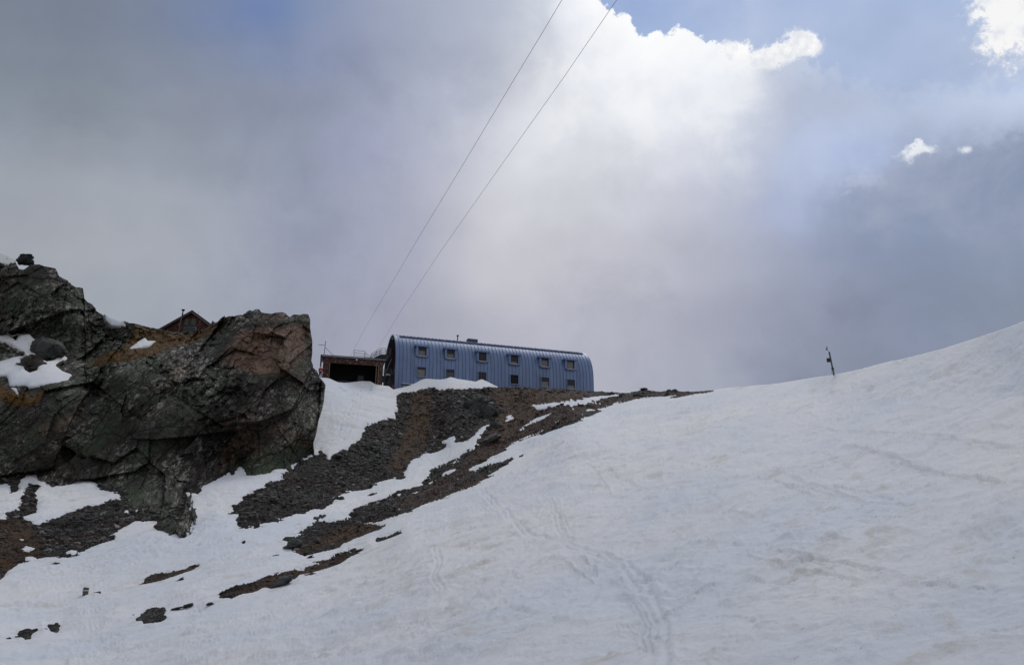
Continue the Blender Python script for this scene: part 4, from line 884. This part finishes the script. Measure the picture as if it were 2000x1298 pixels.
# ------------------------------------------------------------------ weather pole on the snow ridge
wp = thing('weather_pole', 'leaning grey weather pole with black box and wind vane on the snow ridge', 'pole', at(1630., 735., 79.0)-np.array([0, 0, .3]), 0)
wp.rotation_euler = (0, R_(-4.5), 0)
MB().tube([(0, 0, -.4), (0, 0, 2.55)], .085, 10, r2=.075).build('pole', simple('greenish_grey_pole', (.09,.10,.075), .5, .3), wp)
MB().tube([(0, 0, 2.552), (0, 0, 2.75)], .085, 10, r2=.05).build('cap', M_black, wp)
MB().box(-.36, -.09, -.13, .13, 1.75, 2.12).build('instrument_box', M_black, wp, bevel=.02)
wv = MB(); wv.tube([(0, 0, 2.751), (-.14, 0, 2.98)], .012, 6); wv.build('rod', M_steel, wp)
wv = MB(); wv.prism([(-.30,2.94),(-.06,2.94),(-.13,3.08),(-.04,3.28),(-.12,3.3),(-.21,3.1)], lambda a, b, c: (a, -.02+.04*c, b)); wv.build('wind_vane', M_zdark, wp)
sb = MB(); sb.tube([(0, 0, 1.0), (0, 0, 1.16)], .12, 8); sb.tube([(-.09, 0, 1.05), (-.2, 0, .6)], .012, 5); sb.tube([(.1, 0, 1.05), (.22, 0, .75)], .012, 5); sb.build('clamp', M_black, wp)

# ------------------------------------------------------------------ waymark stone
wr = float(rangeG(np.array(165.), np.array(1168.))); wm = thing('waymark_stone', 'upright grey stone with a painted red white red waymark standing in the snow', 'waymark', at(165., 1170., wr)+np.array([0, 0, .12]), 0)
k = wr/F; mb = MB(); mb.tube([(0, 0, -.3), (0, 0, 6*k), (.0, 0, 13*k), (.3*k, 0, 15*k)], 4.4*k, 9); 
me_o = mb.build('stone', stone_mat('grey_stone', (.10,.095,.085)), wm, bevel=.015)
for z0, z1, nm, cc in ((7.6, 9.3, 'painted_stripe', (.10,.035,.032)), (9.4, 11.0, 'painted_stripe', (.5,.45,.45)), (11.1, 12.6, 'painted_stripe', (.10,.035,.032))):
    MB().tube([(-.2*k, 0, z0*k), (-.2*k, 0, z1*k)], 4.7*k, 9).build(nm, simple('paint', cc, .6), wm)
boulder('boulder', 172, 1168, 10, 6, 'small pale stone leaning against the foot of the waymark', 81, (.13,.125,.11), group=g1)

# ------------------------------------------------------------------ person by the shed
def person():
    base = at(625.0, 737.5, 117.5); root = thing('person', 'person in red jacket and dark trousers standing left of the shed', 'person', base, R_(35))
    J = {'pelvis': (0,0,.93), 'waist': (0,0,1.08), 'chest': (0,-.02,1.32), 'neck': (0,-.02,1.50), 'head': (0,-.05,1.66), 'crown': (0,-.03,1.74),
         'lsh': (.19,-.02,1.42), 'lel': (.26,-.05,1.14), 'lwr': (.20,-.22,.98), 'lha': (.18,-.27,.93), 'rsh': (-.19,-.02,1.42), 'rel': (-.27,-.03,1.14), 'rwr': (-.24,-.16,.92), 'rha': (-.23,-.20,.86),
         'lhi': (.10,0,.88), 'lkn': (.12,-.04,.48), 'lan': (.13,.02,.08), 'lto': (.15,-.18,.04), 'rhi': (-.10,0,.88), 'rkn': (-.15,-.06,.48), 'ran': (-.17,.0,.08), 'rto': (-.19,-.20,.04)}
    rad = {'pelvis': .15,'waist': .135,'chest': .16,'neck': .06,'head': .10,'crown': .085,'lsh': .075,'lel': .055,'lwr': .04,'lha': .04,'rsh': .075,'rel': .055,'rwr': .04,'rha': .04,'lhi': .10,'lkn': .07,'lan': .05,'lto': .045,'rhi': .10,'rkn': .07,'ran': .05,'rto': .045}
    E = [('pelvis','waist'),('waist','chest'),('chest','neck'),('neck','head'),('head','crown'),('chest','lsh'),('lsh','lel'),('lel','lwr'),('lwr','lha'),('chest','rsh'),('rsh','rel'),('rel','rwr'),('rwr','rha'),('pelvis','lhi'),('lhi','lkn'),('lkn','lan'),('lan','lto'),('pelvis','rhi'),('rhi','rkn'),('rkn','ran'),('ran','rto')]
    def skin(name, names, grow, mat_, extra=None):
        nm = list(names); me = bpy.data.meshes.new(name); me.from_pydata([J[n_] for n_ in nm], [(nm.index(a), nm.index(b)) for a, b in E if a in nm and b in nm], [])
        o = bpy.data.objects.new(name, me); C.objects.link(o); o.parent = root; me.materials.append(mat_)
        sk = o.modifiers.new('skin', 'SKIN'); sub = o.modifiers.new('sub', 'SUBSURF'); sub.levels = sub.render_levels = 2
        if not me.skin_vertices: me.attributes
        lay = me.skin_vertices[0] if len(me.skin_vertices) else None
        if lay:
            for i, n_ in enumerate(nm):
                r = rad[n_]+grow; lay.data[i].radius = (r, r); lay.data[i].use_root = (i == 0)
        return o
    body = skin('body', J.keys(), 0, simple('skin', (.35,.2,.14), .6))
    skin('jacket', ['waist','chest','lsh','lel','lwr','rsh','rel','rwr'], .035, simple('red_jacket', (.32,.022,.03), .7))
    skin('trousers', ['pelvis','lhi','lkn','lan','rhi','rkn','ran'], .03, simple('dark_trousers', (.02,.02,.03), .8))
    skin('hair', ['head','crown'], .012, simple('dark_hair', (.02,.014,.01), .8))
    MB().hexa([(-.14,.14,1.02),(.14,.14,1.02),(.13,.32,1.05),(-.13,.32,1.05),(-.13,.14,1.28),(.13,.14,1.28),(.12,.28,1.25),(-.12,.28,1.25)]).build('bag', simple('grey_bag', (.12,.12,.11), .8), root, bevel=.04)
person()

# ------------------------------------------------------------------ the two lift cables, running from the station down over the camera
def cable(pts, label):
    P = [Vector([float(c) for c in at(u, v, r)]) for u, v, r in pts]
    d = (P[-1]-P[-2]).normalized(); P.append(P[-1]+d*60+Vector((0, 0, -1)))
    out = []
    for a, b_ in zip(P[:-1], P[1:]):
        for k in range(6): out.append(a.lerp(b_, k/6))
    out.append(P[-1]); m = MB(); m.tube(out, .011, 6)
    o = m.build('cable', M_steel, None, smooth=True); tag(o, label, 'cable', 'lift cables running from the shed over the slope')
def interp_cable(uv, r0, r1):     # straight plan line: 1/range linear along the picture line
    n = len(uv); L_ = [0]
    for a, b_ in zip(uv[:-1], uv[1:]): L_.append(L_[-1]+math.hypot(b_[0]-a[0], b_[1]-a[1]))
    return [(u, v, 1/((1/r0)*(1-l/L_[-1])+(1/r1)*l/L_[-1])) for (u, v), l in zip(uv, L_)]
cable(interp_cable([(682,700),(709,648),(737,600),(820,460),(910,312),(1000,162),(1060,63),(1103,-9),(1190,-154)], 118, 24), 'upper left one of the two thin lift cables, ending over the shed roof')
cable(interp_cable([(727,700),(737,682),(785,604),(861,490),(930,392),(1000,293),(1102,150),(1211,-9),(1310,-154)], 118, 24), 'right one of the two thin lift cables, ending at the gangway railing')
